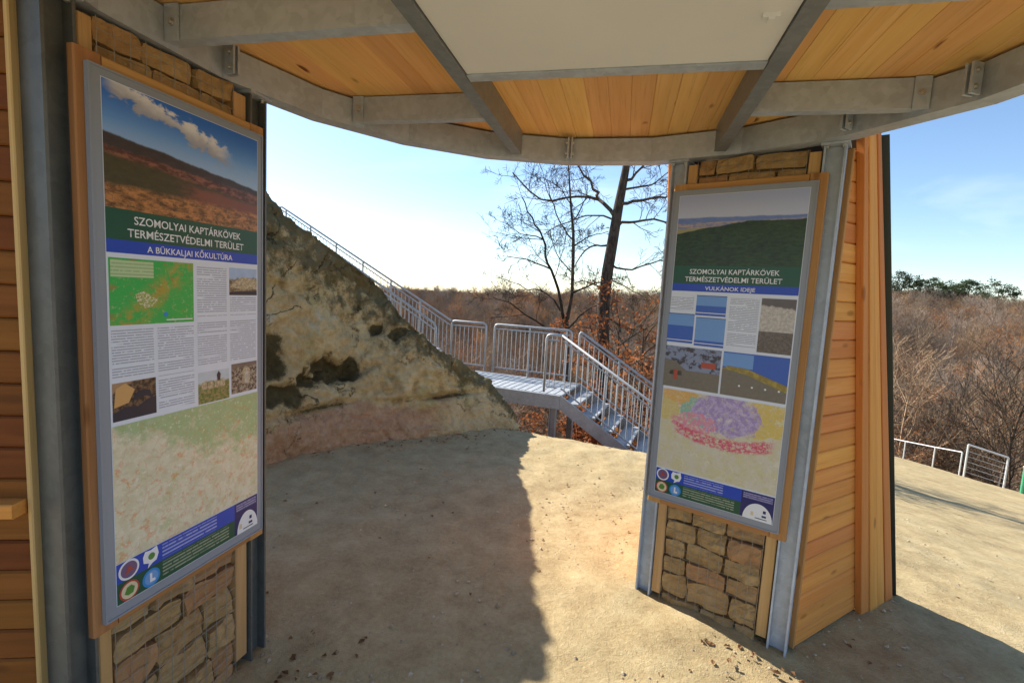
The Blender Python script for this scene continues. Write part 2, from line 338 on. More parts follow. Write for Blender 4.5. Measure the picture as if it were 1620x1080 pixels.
def rock_material():
    t = NT('tuff_rock'); P = t.tc(); x, y, z = t.xyz(P)
    a = t.noise(P, 1.6, 6, .6); b = t.noise(P, 7, 8, .7); c3 = t.noise(P, 30, 6, .75); l = t.noise(P, 2.6, 8, .7, .5)
    c = t.ramp(t.add(t.mul(a, .35), t.add(t.mul(b, .4), t.mul(c3, .25))), [(.28, (.22, .145, .062)), (.42, (.48, .35, .165)), (.53, (.64, .50, .26)), (.70, (.72, .61, .38))])
    c = t.mix(t.step(l, .50, .64, 0, .4), c, (.38, .33, .13)); c = t.mix(t.step(t.noise(P, 3.3, 7, .7), .58, .68, 0, .55), c, (.64, .57, .41))
    pink = t.ramp(t.add(t.mul(b, .5), t.mul(c3, .5)), [(.35, (.36, .19, .11)), (.6, (.58, .36, .22))])
    c = t.mix(t.mul(t.step(t.add(z, t.mul(t.add(l, -.5), .45)), .42, .32), t.step(t.add(x, t.mul(t.add(a, -.5), 2.2)), -.55, -1.35, .15, .85)), c, pink)
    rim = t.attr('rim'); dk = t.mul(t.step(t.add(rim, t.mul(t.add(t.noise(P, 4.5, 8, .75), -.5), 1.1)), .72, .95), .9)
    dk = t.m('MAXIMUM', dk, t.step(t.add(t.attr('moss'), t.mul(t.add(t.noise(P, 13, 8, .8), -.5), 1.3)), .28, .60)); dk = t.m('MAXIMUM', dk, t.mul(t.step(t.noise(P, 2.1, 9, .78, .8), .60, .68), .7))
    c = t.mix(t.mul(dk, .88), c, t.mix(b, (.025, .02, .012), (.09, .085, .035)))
    cr = t.voro(t.vadd(P, t.mul(t.noise(P, 4, 5, .7, 0, True), .9)), 1.7, 'DISTANCE_TO_EDGE'); crk = t.mul(t.step(cr, .014, .002), t.step(t.noise(P, 1.9, 3), .50, .56)); c = t.mix(t.mul(crk, .8), c, (.06, .045, .025)); grain = t.noise(P, 110, 4, .8); c = t.mix(t.step(grain, .58, .7, 0, .35), c, (.16, .12, .06)); t.bump(t.add(t.add(t.mul(b, .5), t.mul(c3, .6)), t.add(t.mul(grain, .3), t.mul(crk, -.9))), .9, .035); return t.fin(c, .95, 0, .1)
M['rock'] = rock_material()
tag(build_rock(), 'yellowish weathered rock outcrop with dark hollows beside the staircase', 'rock')
# ------------------------------------------------------------------ pavilion roof
RC = V(.181, 1.419); RZ = 2.49            # centre and underside of the ring beam
ROUT, RIN, WEBH = 1.535, 1.445, .125
bd = norm((.2195, .976, 0)); bp = V(bd[1], -bd[0], 0)      # beam direction and the direction across
roof = thing('pavilion_roof', (RC[0], RC[1], 0), 'round pavilion roof of timber boards on a galvanised steel ring beam', 'roof')
NSEG = 20
def rpt(a, r, z): return V(RC[0] + r * math.cos(a), RC[1] + r * math.sin(a), z)
for k in range(NSEG):
    a0, a1 = [math.radians(90 - 3.4 + (k + i) * 360 / NSEG) for i in (0, 1)]
    mb = MB(); e = .0012
    a0 += e * .12; a1 -= e * .12
    prof = [(RIN, RZ), (ROUT, RZ), (ROUT, RZ + .009), (RIN + .008, RZ + .009), (RIN + .008, RZ + WEBH - .009), (ROUT, RZ + WEBH - .009), (ROUT, RZ + WEBH), (RIN, RZ + WEBH)]
    n = len(prof); vs = [rpt(a0, r, z) for r, z in prof] + [rpt(a1, r, z) for r, z in prof]
    fs = [(i, n + i, n + (i + 1) % n, (i + 1) % n) for i in range(n)] + [tuple(range(n)), tuple(range(2 * n - 1, n - 1, -1))]
    mb.add(vs, fs); mb.build('ring_beam_segment', M['steel'], roof)
def bolt(p, d, parent, r=.009, h=.012):
    mb = MB(); d = norm(d); mb.tube([np.asarray(p), np.asarray(p) + d * h], r, 6); mb.tube([np.asarray(p), np.asarray(p) + d * .003], r * 1.6, 10)
    return mb.build('bolt', M['bolt'], parent)
for deg in (86.6, 32, 158, 14.6):           # bolted splice plates on the inner face
    a = math.radians(deg); tdir = V(-math.sin(a), math.cos(a), 0); ndir = V(-math.cos(a), -math.sin(a), 0); c = rpt(a, RIN * math.cos(math.radians(9)) + .004, 0)
    for s in (-1, 1):
        mb = MB(); mb.box(c + tdir * (s * .010 - .005) + ndir * .001 + V(0, 0, RZ + .012), tdir * .009, ndir * .045, V(0, 0, WEBH - .02)); pl_ = mb.build('splice_plate', M['steel'], roof)
        for zz in (.035, .09): bolt(c + tdir * (s * .014) + ndir * .028 + V(0, 0, RZ + zz), tdir * s, pl_, .007, .010)
CZ = RZ + WEBH + .012                        # underside of the boards
def uvp(u, v, z): return V(RC[0] + bp[0] * u + bd[0] * v, RC[1] + bp[1] * u + bd[1] * v, z)
def to_uv(p): q = V(p[0] - RC[0], p[1] - RC[1], 0); return float(q @ bp), float(q @ bd)
PW = .098
for k in range(-16, 16):
    u0, u1 = k * PW + .0004, (k + 1) * PW - .0004; um = max(abs(u0), abs(u1))
    if um > ROUT: continue
    h0, h1 = math.sqrt(ROUT ** 2 - u0 ** 2), math.sqrt(ROUT ** 2 - u1 ** 2); hm = (h0 + h1) / 2
    sl = (h1 - h0) / (u1 - u0)
    # the board's face shows downwards: length runs along the beams
    plank('ceiling_board', uvp((u0 + u1) / 2, -hm, CZ + .024), uvp((u0 + u1) / 2, hm, CZ + .024), bp, u1 - u0, .024, M['wood_ceiling'], roof, .0016, cut=(-sl, sl))
mb = MB(); nn = 64
mb.add([rpt(2 * math.pi * i / nn, ROUT + .06, CZ + .030) for i in range(nn)] + [rpt(2 * math.pi * i / nn, ROUT + .06, CZ + .07) for i in range(nn)],
       [tuple(range(nn))[::-1], tuple(range(nn, 2 * nn))] + [(i, (i + 1) % nn, nn + (i + 1) % nn, nn + i) for i in range(nn)])
mb.build('roof_covering', M['roofing'], roof)
BZ = RZ + .014                               # underside of the beams
def channel(name, p0, p1, open_dir, w, h, z, parent, mat='steel', th=.006):
    """C section lying along p0-p1: web on the side away from open_dir, flanges at top and bottom"""
    p0, p1 = V(p0[0], p0[1], 0), V(p1[0], p1[1], 0); x = norm(p1 - p0); y = norm(open_dir)
    L = np.linalg.norm(p1 - p0)
    prof = [(0, 0), (w, 0), (w, th), (th, th), (th, h - th), (w, h - th), (w, h), (0, h)]; n = 8
    vs = [(s * L, a, b) for s in (0, 1) for a, b in prof]; fs = [(i, (i + 1) % n, n + (i + 1) % n, n + i) for i in range(n)] + [tuple(range(n))[::-1], tuple(range(n, 2 * n))]
    zz = np.cross(x, y)
    if zz[2] < 0: x = -x; p0 = p1; zz = np.cross(x, y)
    return link(name, mesh_of(name, vs, fs, M[mat]), parent, mat=frame_matrix(p0 + V(0, 0, z), x, y, zz))
uL = to_uv((-.385, 1.375))[0]; uR = to_uv((.742, 1.268))[0]
def chord(u, r=RIN - .004): return math.sqrt(max(0, r * r - u * u))
BW = .055
bL = channel('roof_beam', uvp(uL + BW, -chord(uL - .01), 0), uvp(uL + BW, chord(uL - .01) - .012, 0), -bp, BW, CZ - BZ, BZ, roof, 'steel_beam')
bR = channel('roof_beam', uvp(uR - BW, -chord(uR + .01), 0), uvp(uR - BW, chord(uR + .01) - .012, 0), bp, BW, CZ - BZ, BZ, roof, 'steel_beam')
vX = to_uv((.26, 1.75))[1]
channel('cross_beam', uvp(uL + BW + .002, vX, 0), uvp(uR - BW - .002, vX, 0), bd, .05, CZ - BZ, BZ + .004, roof)
channel('cross_beam', uvp(uL + BW + .002, vX - 1.25, 0), uvp(uR - BW - .002, vX - 1.25, 0), bd, .05, CZ - BZ, BZ + .004, roof)
for vj in (to_uv((-.50, 2.36))[1], to_uv((-.78, 1.62))[1] , -.62):
    ue = -math.sqrt(max(.01, (RIN - .02) ** 2 - vj ** 2)); j = channel('joist', uvp(ue, vj, 0), uvp(uL - .002, vj, 0), bd, .05, CZ - BZ - .012, BZ + .006, roof)
    mb = MB(); mb.box(uvp(ue + .0, vj - .008, BZ + .0), bp * .055, bd * .006, V(0, 0, CZ - BZ - .004)); e = mb.build('end_plate', M['steel'], j)
    bolt(uvp(ue + .03, vj - .008, BZ + .06), -bd, e, .008)
for vj in (to_uv((1.23, 1.982))[1], to_uv((1.2, 1.2))[1], -.62):
    ue = math.sqrt(max(.01, (RIN - .02) ** 2 - vj ** 2)); j = channel('joist', uvp(uR + .002, vj, 0), uvp(ue, vj, 0), bd, .05, CZ - BZ - .012, BZ + .006, roof)
    mb = MB(); mb.box(uvp(ue - .055, vj - .008, BZ), bp * .055, bd * .006, V(0, 0, CZ - BZ - .004)); e = mb.build('end_plate', M['steel'], j)
    bolt(uvp(ue - .03, vj - .008, BZ + .06), -bd, e, .008)
mb = MB(); zc = BZ + .010
mb.box(uvp(uL + BW + .004, vX - 1.19, zc), bp * (uR - uL - 2 * BW - .008), bd * 1.187, V(0, 0, .012)); cs = mb.build('ceiling_sheet', M['ceil_white'], roof)
pc = V(.645, 1.385, zc)
mb = MB(); mb.box(pc - bp * .022 - bd * .008 - V(0, 0, .012), bp * .044, bd * .016, V(0, 0, .012)); mb.box(pc - bp * .008 - bd * .012 - V(0, 0, .02), bp * .016, bd * .024, V(0, 0, .008)); mb.build('sheet_clip', M['ceil_white'], cs)

# ------------------------------------------------------------------ pillars
def h_post(name, u0, u1, t0, t1, z1, fr, parent, mat):
    o, u, n = fr; w, d = u1 - u0, t1 - t0; f, g = .009, .007
    prof = [(0, 0), (f, 0), (f, d / 2 - g / 2), (w - f, d / 2 - g / 2), (w - f, 0), (w, 0), (w, d), (w - f, d), (w - f, d / 2 + g / 2), (f, d / 2 + g / 2), (f, d), (0, d)]
    k = len(prof); vs = [(z, a, b) for z in (0, z1 + .15) for a, b in prof]
    fs = [(i, k + i, k + (i + 1) % k, (i + 1) % k) for i in range(k)] + [tuple(range(k)), tuple(range(2 * k - 1, k - 1, -1))]
    P = o + u * u0 + n * t0 + V(0, 0, -.15)
    return link(name, mesh_of(name, vs, fs, mat), parent, mat=frame_matrix(P, V(0, 0, 1), u, n))
def stone_mesh(w, h, d, seed):
    """irregular split stone: rounded box of 4x3x2 cells, ruffled"""
    vs = []; fs = []; ids = {}
    A, B, C = 6, 4, 2
    def vid(i, j, k):
        if (i, j, k) not in ids:
            x, y, z = i / A - .5, j / B - .5, k / C - .5
            m = 1 - .05 * (abs(2 * x) ** 4) * (abs(2 * y) ** 4)
            px, py, pz = x * w * m, y * h * m , z * d * (1 - .05 * max(abs(2 * x), abs(2 * y)) ** 5)
            q = Vector((px * 11 + seed * 7.3, py * 11 + seed, pz * 11)); o = mnoise.noise_vector(q) + .6 * mnoise.noise_vector(q * 2.7)
            a = .24 * min(w, h); fx = 1 - .5 * (abs(2 * x) > .99); fy = 1 - .5 * (abs(2 * y) > .99)
            ids[(i, j, k)] = len(vs); vs.append((px + o[0] * a * .5 * fx, py + o[1] * a * .6 * fy, pz + o[2] * a * 1.0))
        return ids[(i, j, k)]
    def quad(a, b, c, d_): fs.append((vid(*a), vid(*b), vid(*c), vid(*d_)))
    for i in range(A):
        for j in range(B): quad((i, j, C), (i + 1, j, C), (i + 1, j + 1, C), (i, j + 1, C)); quad((i, j, 0), (i, j + 1, 0), (i + 1, j + 1, 0), (i + 1, j, 0))
    for i in range(A):
        for k in range(C): quad((i, 0, k), (i + 1, 0, k), (i + 1, 0, k + 1), (i, 0, k + 1)); quad((i, B, k), (i, B, k + 1), (i + 1, B, k + 1), (i + 1, B, k))
    for j in range(B):
        for k in range(C): quad((0, j, k), (0, j, k + 1), (0, j + 1, k + 1), (0, j + 1, k)); quad((A, j, k), (A, j + 1, k), (A, j + 1, k + 1), (A, j, k + 1))
    return vs, fs
def stones_in(fr, ua, ub, za, zb, rowh, parent, rng, tface=.045, depth=.13, wr=(.15, .24)):
    o, u, n = fr; z = za
    while z < zb - .02:
        h = rowh * rng.uniform(.8, 1.2)
        if zb - (z + h) < rowh * .5: h = zb - z
        x = ua; first = True
        while x < ub - .01:
            w = rng.uniform(*wr) * (.6 if first and rng.random() < .5 else 1); first = False
            if ub - (x + w) < .07: w = ub - x
            vs, fs = stone_mesh(w - .010, h - .010, depth, rng.randint(0, 9999))
            c = o + u * (x + w / 2) + n * (tface + depth / 2 + rng.uniform(-.006, .014)) + V(0, 0, z + h / 2)
            tilt = rng.uniform(-.05, .05); uu = u * math.cos(tilt) + V(0, 0, math.sin(tilt)); zz = np.cross(-n, uu)
            link('stone', mesh_of('stone', vs, fs, M['stone'], smooth=False), parent, mat=frame_matrix(c, uu, norm(zz), -n)); x += w
        z += h
PZ0, PZ1 = .62, 2.32        # bottom and top of the printed boards
def pillar(name, o, u, label, post_near, post_far, batt, splays, clad_mats, ledge, seed, frame_u, post_mat):
    """o = foot of the board's left edge, u = along the board, n = away from the pavilion"""
    o = V(o[0], o[1], 0); u = norm((*u, 0)); n = V(-u[1], u[0], 0); fr = (o, u, n); rng = random.Random(seed)
    P = thing(name, o + u * .33 + n * .4, label, 'pillar')
    for (a, b) in (post_near, post_far):
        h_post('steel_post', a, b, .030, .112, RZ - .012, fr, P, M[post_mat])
        mb = MB(); mb.box(o + u * (a - .012) + n * .015 + V(0, 0, RZ - .011), u * (b - a + .024), n * .125, V(0, 0, .010)); hp = mb.build('head_plate', M['steel'], P)
        for s in (.15, .85): bolt(o + u * (a + (b - a) * s) + n * .04 + V(0, 0, RZ - .012), (0, 0, -1), hp, .008)
    # timber battens beside the posts
    for (a, b) in batt:
        plank('batten', o + u * ((a + b) / 2) + n * .10 + V(0, 0, RZ - .03), o + u * ((a + b) / 2) + n * .10 + V(0, 0, .04), u, b - a, .055, M['wood_pale'], P, .003)
    # timber frame the board is fixed to
    f0, f1 = frame_u; zb, zt = PZ0 - .034, PZ1 + .036; fw_ = .075
    plank('frame_timber', o + u * (f0 + fw_ / 2) + n * .038 + V(0, 0, zt), o + u * (f0 + fw_ / 2) + n * .038 + V(0, 0, zb), u, fw_, .024, M['wood_frame'], P)
    plank('frame_timber', o + u * (f1 - fw_ / 2) + n * .038 + V(0, 0, zt), o + u * (f1 - fw_ / 2) + n * .038 + V(0, 0, zb), u, fw_, .024, M['wood_frame'], P)
    for za in (zb + .035, zt - .035):
        plank('frame_timber', o + u * (f1 - fw_ - .001) + n * .0375 + V(0, 0, za), o + u * (f0 + fw_ + .001) + n * .0375 + V(0, 0, za), (0, 0, -1), .07, .0225, M['wood_frame'], P)
    sa, sb = batt[0][1] + .004, batt[1][0] - .004
    stones_in(fr, sa, sb, -.06, zb + .03, .118, P, rng, wr=(.16, .27))
    stones_in(fr, sa, sb, zt - .03, RZ - .008, .07, P, rng, wr=(.14, .26))
    mb = MB()                                     # gabion mesh
    for za, zc in ((.0, zb + .02), (zt - .02, RZ - .02)):
        for i in range(int((sb - sa) / .05) + 1): mb.tube([o + u * (sa + i * .05) + n * .036 + V(0, 0, za), o + u * (sa + i * .05) + n * .036 + V(0, 0, zc)], .0014, 4)
        for i in range(int((zc - za) / .05) + 1): mb.tube([o + u * sa + n * .039 + V(0, 0, za + i * .05), o + u * sb + n * .039 + V(0, 0, za + i * .05)], .0014, 4)
    mb.build('wire_mesh', M['wire'], P)
    mb = MB(); mb.box(o + u * (sa - .003) + n * .082 + V(0, 0, -.05), u * (sb - sa + .006), n * .01, V(0, 0, zb + .06)); mb.box(o + u * (sa - .003) + n * .082 + V(0, 0, zt - .02), u * (sb - sa + .006), n * .01, V(0, 0, RZ - zt + .012)); mb.build('stone_fill', M['fill'], P)
    # added dark backing behind the stones, stops light leaking through the pillar
    mb = MB(); mb.box(o + u * (post_near[0] + .02) + n * .185 + V(0, 0, -.05), u * (post_far[1] - post_near[0] - .04), n * .01, V(0, 0, RZ + .155)); mb.build('light_stop_board', M['light_stop'], P)
    # side walls: horizontal boards, then boards along the sloping back edge
    for side, (c0, sgn) in enumerate(((post_near[0], -1), (post_far[1], 1))):
        S0 = o + u * (c0 - sgn * .004) + n * .114; ang = math.radians(splays[side]) * sgn
        d = n * math.cos(ang) + u * math.sin(ang); outw = np.cross(d, V(0, 0, 1)) * sgn; 
        if np.dot(outw, u) * sgn < 0: outw = -outw
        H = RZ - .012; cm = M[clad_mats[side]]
        sin_ = lambda z: .035 + .64 * (1 - z / H) ; sout = lambda z: .205 + .88 * (1 - z / H)
        bh = .0935; k = 0
        while k * bh < H - .02:
            za, zc = k * bh, min(H - .002, (k + 1) * bh - .002); zm = (za + zc) / 2; L = sin_(zm) + .05
            a0 = S0 + d * .0145 + V(0, 0, zm); a1 = S0 + d * max(L, .04) + V(0, 0, zm)
            if np.dot(np.cross(a1 - a0, V(0, 0, 1)), outw) > 0: plank('cladding_board', a0, a1, (0, 0, 1), zc - za, .02, cm, P, .006)
            else: plank('cladding_board', a1, a0, (0, 0, 1), zc - za, .02, cm, P, .006)
            k += 1
        # corner batten by the post
        c = S0 + d * .007 + outw * .004
        plank('corner_batten', c + V(0, 0, 0.01), c + V(0, 0, H - .004), d, .014, .026, M['wood_pale' if clad_mats[side] == 'wood_dark' else 'wood_frame'], P, .003) if np.dot(np.cross(V(0, 0, 1), d), outw) > 0 else plank('corner_batten', c + V(0, 0, H - .004), c + V(0, 0, 0.01), d, .014, .026, M['wood_pale' if clad_mats[side] == 'wood_dark' else 'wood_frame'], P, .003)
        nb = 4
        for b in range(nb):
            f0_, f1_ = b / nb, (b + 1) / nb
            zt_, zb_ = H + .12, -.04
            pts = lambda f, z: sin_(z) + (sout(z) - sin_(z)) * f
            st = S0 + d * pts((f0_ + f1_) / 2, zt_) + V(0, 0, zt_) + outw * .022; sb_ = S0 + d * pts((f0_ + f1_) / 2, zb_) + V(0, 0, zb_) + outw * .022
            wt = (pts(f1_, zt_) - pts(f0_, zt_)) * .92 - .002; wb = (pts(f1_, zb_) - pts(f0_, zb_)) * .92 - .003
            if np.dot(np.cross(sb_ - st, d), outw) > 0: plank('edge_board', st, sb_, d, wt, .034 + .004 * (b % 2), cm, P, .003, w1=wb)
            else: plank('edge_board', sb_, st, d, wb, .034 + .004 * (b % 2), cm, P, .003, w1=wt)
        if ledge and side == 0:
            q = S0 + d * .02 + V(0, 0, 1.045) + outw * .022
            plank('ledge_board', q + d * .55, q, (0, 0, 1), .042, .05, M['wood_clad'], P, .004) if np.dot(np.cross(-d, V(0, 0, 1)), outw) > 0 else plank('ledge_board', q, q + d * .55, (0, 0, 1), .042, .05, M['wood_clad'], P, .004)
    # dark sheet cover over the sloping back
    aL, aR = math.radians(-splays[0]), math.radians(splays[1])
    SL = o + u * (post_near[0] - .062) + n * .112; SR = o + u * (post_far[1] + .062) + n * .112
    dL, dR = n * math.cos(aL) + u * math.sin(aL), n * math.cos(aR) + u * math.sin(aR)
    H = RZ - .012; q = [SL + dL * .225 + V(0, 0, H + .10), SR + dR * .225 + V(0, 0, H + .10), SR + dR * 1.118 + V(0, 0, -.04), SL + dL * 1.118 + V(0, 0, -.04)]
    nrm = np.cross(q[1] - q[0], q[2] - q[1]); nrm = norm(nrm); nrm = nrm if np.dot(nrm, n) > 0 else -nrm
    mb = MB(); vs = q + [p + nrm * .03 for p in q]; mb.add(vs, [(0, 1, 2, 3), (7, 6, 5, 4), (0, 4, 5, 1), (1, 5, 6, 2), (2, 6, 7, 3), (3, 7, 4, 0)]); mb.build('back_cover', M['cover'], P)
    return fr
YL, YR = math.radians(76.147), math.radians(-36.717)
frL = pillar('pavilion_pillar', (-1.236, 1.43), (math.cos(YL), math.sin(YL)), 'timber clad stone filled pillar behind the board with the cloudy sky photo', (-.090, -.003), (.635, .725), ((.010, .05), (.565, .628)), (21.3, 8), ('wood_dark', 'wood_clad'), True, 3, (-.024, .690), 'steel_shaded')
frR = pillar('pavilion_pillar', (.829, 2.69), (math.cos(YR), math.sin(YR)), 'timber clad stone filled pillar behind the board with the green mountain photo', (-.040, .046), (.667, .755), ((.050, .100), (.610, .660)), (8, 21.3), ('wood_clad', 'wood_clad'), False, 11, (-.006, .700), 'steel')
# ------------------------------------------------------------------ printed boards
def print_mat(name, fn, rough=.30):
    t = NT(name); uv = t.tc('UV'); x, y, _ = t.xyz(uv); return t.fin(fn(t, uv, x, y), rough, 0, .5)
def flat_print(name, c): return print_mat(name, lambda t, uv, x, y: t.mix(t.noise(uv, 30, 3), tuple(k * .94 for k in c), c))
PM = {}
PM['sheet'] = flat_print('print_paper', (.70, .76, .90)); PM['grey'] = flat_print('board_grey', (.27, .30, .36))
PM['green'] = flat_print('print_green', (.012, .085, .05)); PM['blue'] = flat_print('print_blue', (.016, .065, .50)); PM['navy'] = flat_print('print_navy', (.015, .018, .14)); PM['lilac'] = flat_print('print_lilac', (.16, .14, .36))
PM['white'] = flat_print('print_white', (.80, .82, .88)); PM['black'] = flat_print('print_black', (.03, .03, .05)); PM['cyan'] = flat_print('print_cyan', (.03, .26, .68)); PM['cream'] = flat_print('print_cream', (.70, .60, .42)); PM['red'] = flat_print('print_red', (.42, .07, .05)); PM['leaf'] = flat_print('print_leaf', (.09, .25, .05)); PM['plum'] = flat_print('print_plum', (.17, .10, .22))
def lines(t, uv, x, y, ink=(.22, .24, .33), paper=(.68, .74, .88), period=.0085):
    s = t.m('FRACT', t.m('DIVIDE', y, period)); row = t.m('FLOOR', t.m('DIVIDE', y, period))
    words = t.noise(t.comb(t.mul(x, 75.), t.mul(row, 3.7)), 1, 3, .8)
    para = t.step(t.noise(t.comb(t.mul(x, 2.), t.mul(row, .9)), 1, 1), .36, .40)
    f = t.mul(t.mul(t.mul(t.step(s, .3, .42), t.step(s, .85, .75)), t.step(words, .36, .46)), para)
    return t.mix(t.mul(f, .75), paper, ink)
PM['text'] = print_mat('print_text', lines); PM['textblue'] = print_mat('print_text_on_blue', lambda t, uv, x, y: lines(t, uv, x, y, (.45, .5, .75), (.016, .065, .50), .0135)); PM['textgreen'] = print_mat('print_text_on_green', lambda t, uv, x, y: lines(t, uv, x, y, (.42, .45, .34), (.012, .085, .05), .0125)); PM['textlilac'] = print_mat('print_text_on_lilac', lambda t, uv, x, y: lines(t, uv, x, y, (.4, .4, .6), (.10, .09, .28), .010))
def band(t, y, x, base, slope, amp, sc, soft=.004):
    return t.step(t.add(y, t.add(t.mul(x, -slope), t.mul(t.add(t.noise(t.comb(t.mul(x, sc), .3), 1, 5, .6), -.5), -amp))), base + soft, base - soft)
def photo_left(t, uv, x, y):
    c = t.ramp(t.step(y, 1.45, 1.67), [(0, (.36, .52, .78)), (.55, (.13, .31, .70)), (1, (.03, .15, .55))])
    dc = t.m('ABSOLUTE', t.add(y, t.add(t.mul(x, .24), -1.678))); n = t.noise(t.mapping(uv, (1, 1.5, 1)), 14, 6, .62, .3)
    puff = t.noise(t.comb(x, .5), 11, 2); env = t.mul(t.step(x, .03, .08), t.step(x, .52, .44))
    m = t.mul(t.step(t.add(t.add(n, t.mul(puff, .45)), t.mul(dc, -8.0)), .46, .58), env); m2 = t.mul(t.step(t.add(n, t.mul(dc, -3.2)), .40, .75), .35)
    c = t.mix(m2, c, (.42, .50, .64)); c = t.mix(m, c, t.mix(t.step(t.add(t.mul(n, .4), t.mul(t.add(y, t.add(t.mul(x, .24), -1.678)), 6.)), .05, .4), (.36, .36, .42), (.74, .74, .76)))
    g = t.noise(t.mapping(uv, (1, 2.2, 1)), 26, 8, .7)
    c = t.mix(band(t, y, x, 1.528, -.088, .028, 7), c, t.mix(g, (.02, .018, .022), (.09, .065, .055)))
    c = t.mix(band(t, y, x, 1.487, -.06, .022, 9, .007), c, t.mix(t.step(g, .42, .62), (.09, .035, .025), (.30, .12, .07)))
    c = t.mix(band(t, y, x, 1.468, -.085, .03, 8, .008), c, t.mix(g, (.018, .022, .010), (.12, .09, .035)))
    red = t.mul(band(t, y, x, 1.44, -.045, .03, 8, .01), t.step(t.add(x, t.mul(g, .2)), .36, .48)); c = t.mix(t.mul(red, .75), c, (.27, .08, .045))
    c = t.mix(band(t, y, x, 1.375, .0, .035, 12, .012), c, t.mix(t.step(g, .38, .62), (.14, .065, .02), (.52, .23, .075)))
    return t.mix(t.mul(t.mul(t.step(t.noise(uv, 40, 5, .7), .56, .64), band(t, y, x, 1.40, -.05, .02, 8, .02)), .75), c, (.03, .03, .014))
PM['photo_left'] = print_mat('print_photo_hills', photo_left)
def photo_right(t, uv, x, y):
    c = t.ramp(t.step(y, 1.55, 1.67), [(0, (.48, .54, .74)), (1, (.36, .42, .66))]); g = t.noise(t.mapping(uv, (1, 2.5, 1)), 30, 8, .7)
    c = t.mix(band(t, y, x, 1.556, -.01, .02, 8), c, t.mix(g, (.09, .16, .46), (.20, .28, .56)))
    c = t.mix(band(t, y, x, 1.526, .015, .012, 10), c, t.mix(t.step(g, .42, .6), (.17, .22, .45), (.45, .36, .33)))
    c = t.mix(band(t, y, x, 1.497, .03, .01, 8), c, t.mix(g, (.42, .30, .20), (.22, .30, .14)))
    m = t.step(t.add(y, t.add(t.mul(x, -.16), t.add(t.mul(t.m('MAXIMUM', 0., t.add(x, -.38)), .17), t.mul(t.add(t.noise(t.comb(t.mul(x, 9.), .1), 1, 4), -.5), -.025)))), 1.472, 1.466)
    return t.mix(m, c, t.mix(t.step(t.add(g, t.mul(t.noise(uv, 7, 3), .4)), .45, .9), (.005, .014, .011), (.032, .070, .022)))
PM['photo_right'] = print_mat('print_photo_mountain', photo_right)
def roads(t, uv, c, sc, col, w=.03, seed=0.):
    wv = t.vadd(uv, t.comb(t.mul(t.add(t.noise(uv, 14, 3), -.5), .09), t.mul(t.add(t.noise(t.mapping(uv, loc=(3, 1, 0)), 14, 3), -.5), .09)))
    return t.mix(t.mul(t.step(t.voro(t.mapping(wv, loc=(seed, seed, 0)), sc, 'DISTANCE_TO_EDGE'), w, w * .3), .28), c, col)
def speck(t, uv, base, cols, sc=60, amt=.6):
    c = base
    for i, k in enumerate(cols):
        n = t.noise(t.mapping(uv, (1, 1, 1), (i * 3.7, i * 1.3, i)), sc * (.55 + .3 * i), 5, .75); c = t.mix(t.step(n, .56, .66, 0, amt), c, k)
    return c
PM['map_green'] = print_mat('print_map_green', lambda t, uv, x, y: speck(t, uv, t.mix(t.mul(t.step(t.m('ABSOLUTE', t.add(t.add(y, -1.07), t.mul(t.add(x, -.22), -.95))), .085, .0), t.step(t.noise(uv, 22, 5, .7), .38, .6)), (.04, .42, .085), (.46, .30, .05)), [(.16, .46, .05), (.42, .12, .03), (.10, .36, .07), (.55, .52, .30)], 40, .6))
PM['map_box'] = print_mat('print_map_key', lambda t, uv, x, y: lines(t, uv, x, y, (.28, .42, .2), (.47, .62, .36), .011))
PM['settle'] = print_mat('print_map_settlement', lambda t, uv, x, y: t.mix(t.step(t.noise(uv, 130, 4, .7), .48, .56), (.30, .36, .07), (.70, .66, .52)))
def region_map(t, uv, x, y):
    n = t.noise(uv, 9, 5, .65); g = t.step(t.add(t.add(t.mul(t.add(y, -.50), 2.6), t.mul(t.add(x, -.3), .9)), t.mul(t.add(n, -.5), 1.5)), -.05, .22)
    c = t.mix(t.step(t.noise(uv, 20, 4, .6), .40, .60), (.62, .58, .42), (.70, .66, .52)); c = t.mix(t.step(t.noise(t.mapping(uv, loc=(2, 5, 0)), 11, 6, .7), .54, .66, 0, .6), c, (.46, .52, .27)); c = t.mix(t.mul(g, .85), c, t.mix(t.noise(uv, 24, 4, .7), (.22, .37, .14), (.42, .55, .30)))
    o = t.mul(t.step(t.noise(t.mapping(uv, loc=(7, 1, 0)), 24, 7, .75), .53, .62), t.step(t.add(y, t.mul(t.add(n, -.5), .3)), .60, .44)); c = t.mix(t.mul(o, .62), c, (.66, .28, .10))
    c = t.mix(t.step(t.noise(t.mapping(uv, loc=(1, 9, 0)), 46, 5, .75), .58, .68, 0, .5), c, (.38, .42, .55)); c = t.mix(t.step(t.noise(t.mapping(uv, loc=(4, 3, 0)), 70, 4, .7), .56, .66, 0, .6), c, (.80, .78, .72))
    return roads(t, uv, c, 14, (.62, .20, .08), .02)
PM['map_big'] = print_mat('print_map_region', region_map)
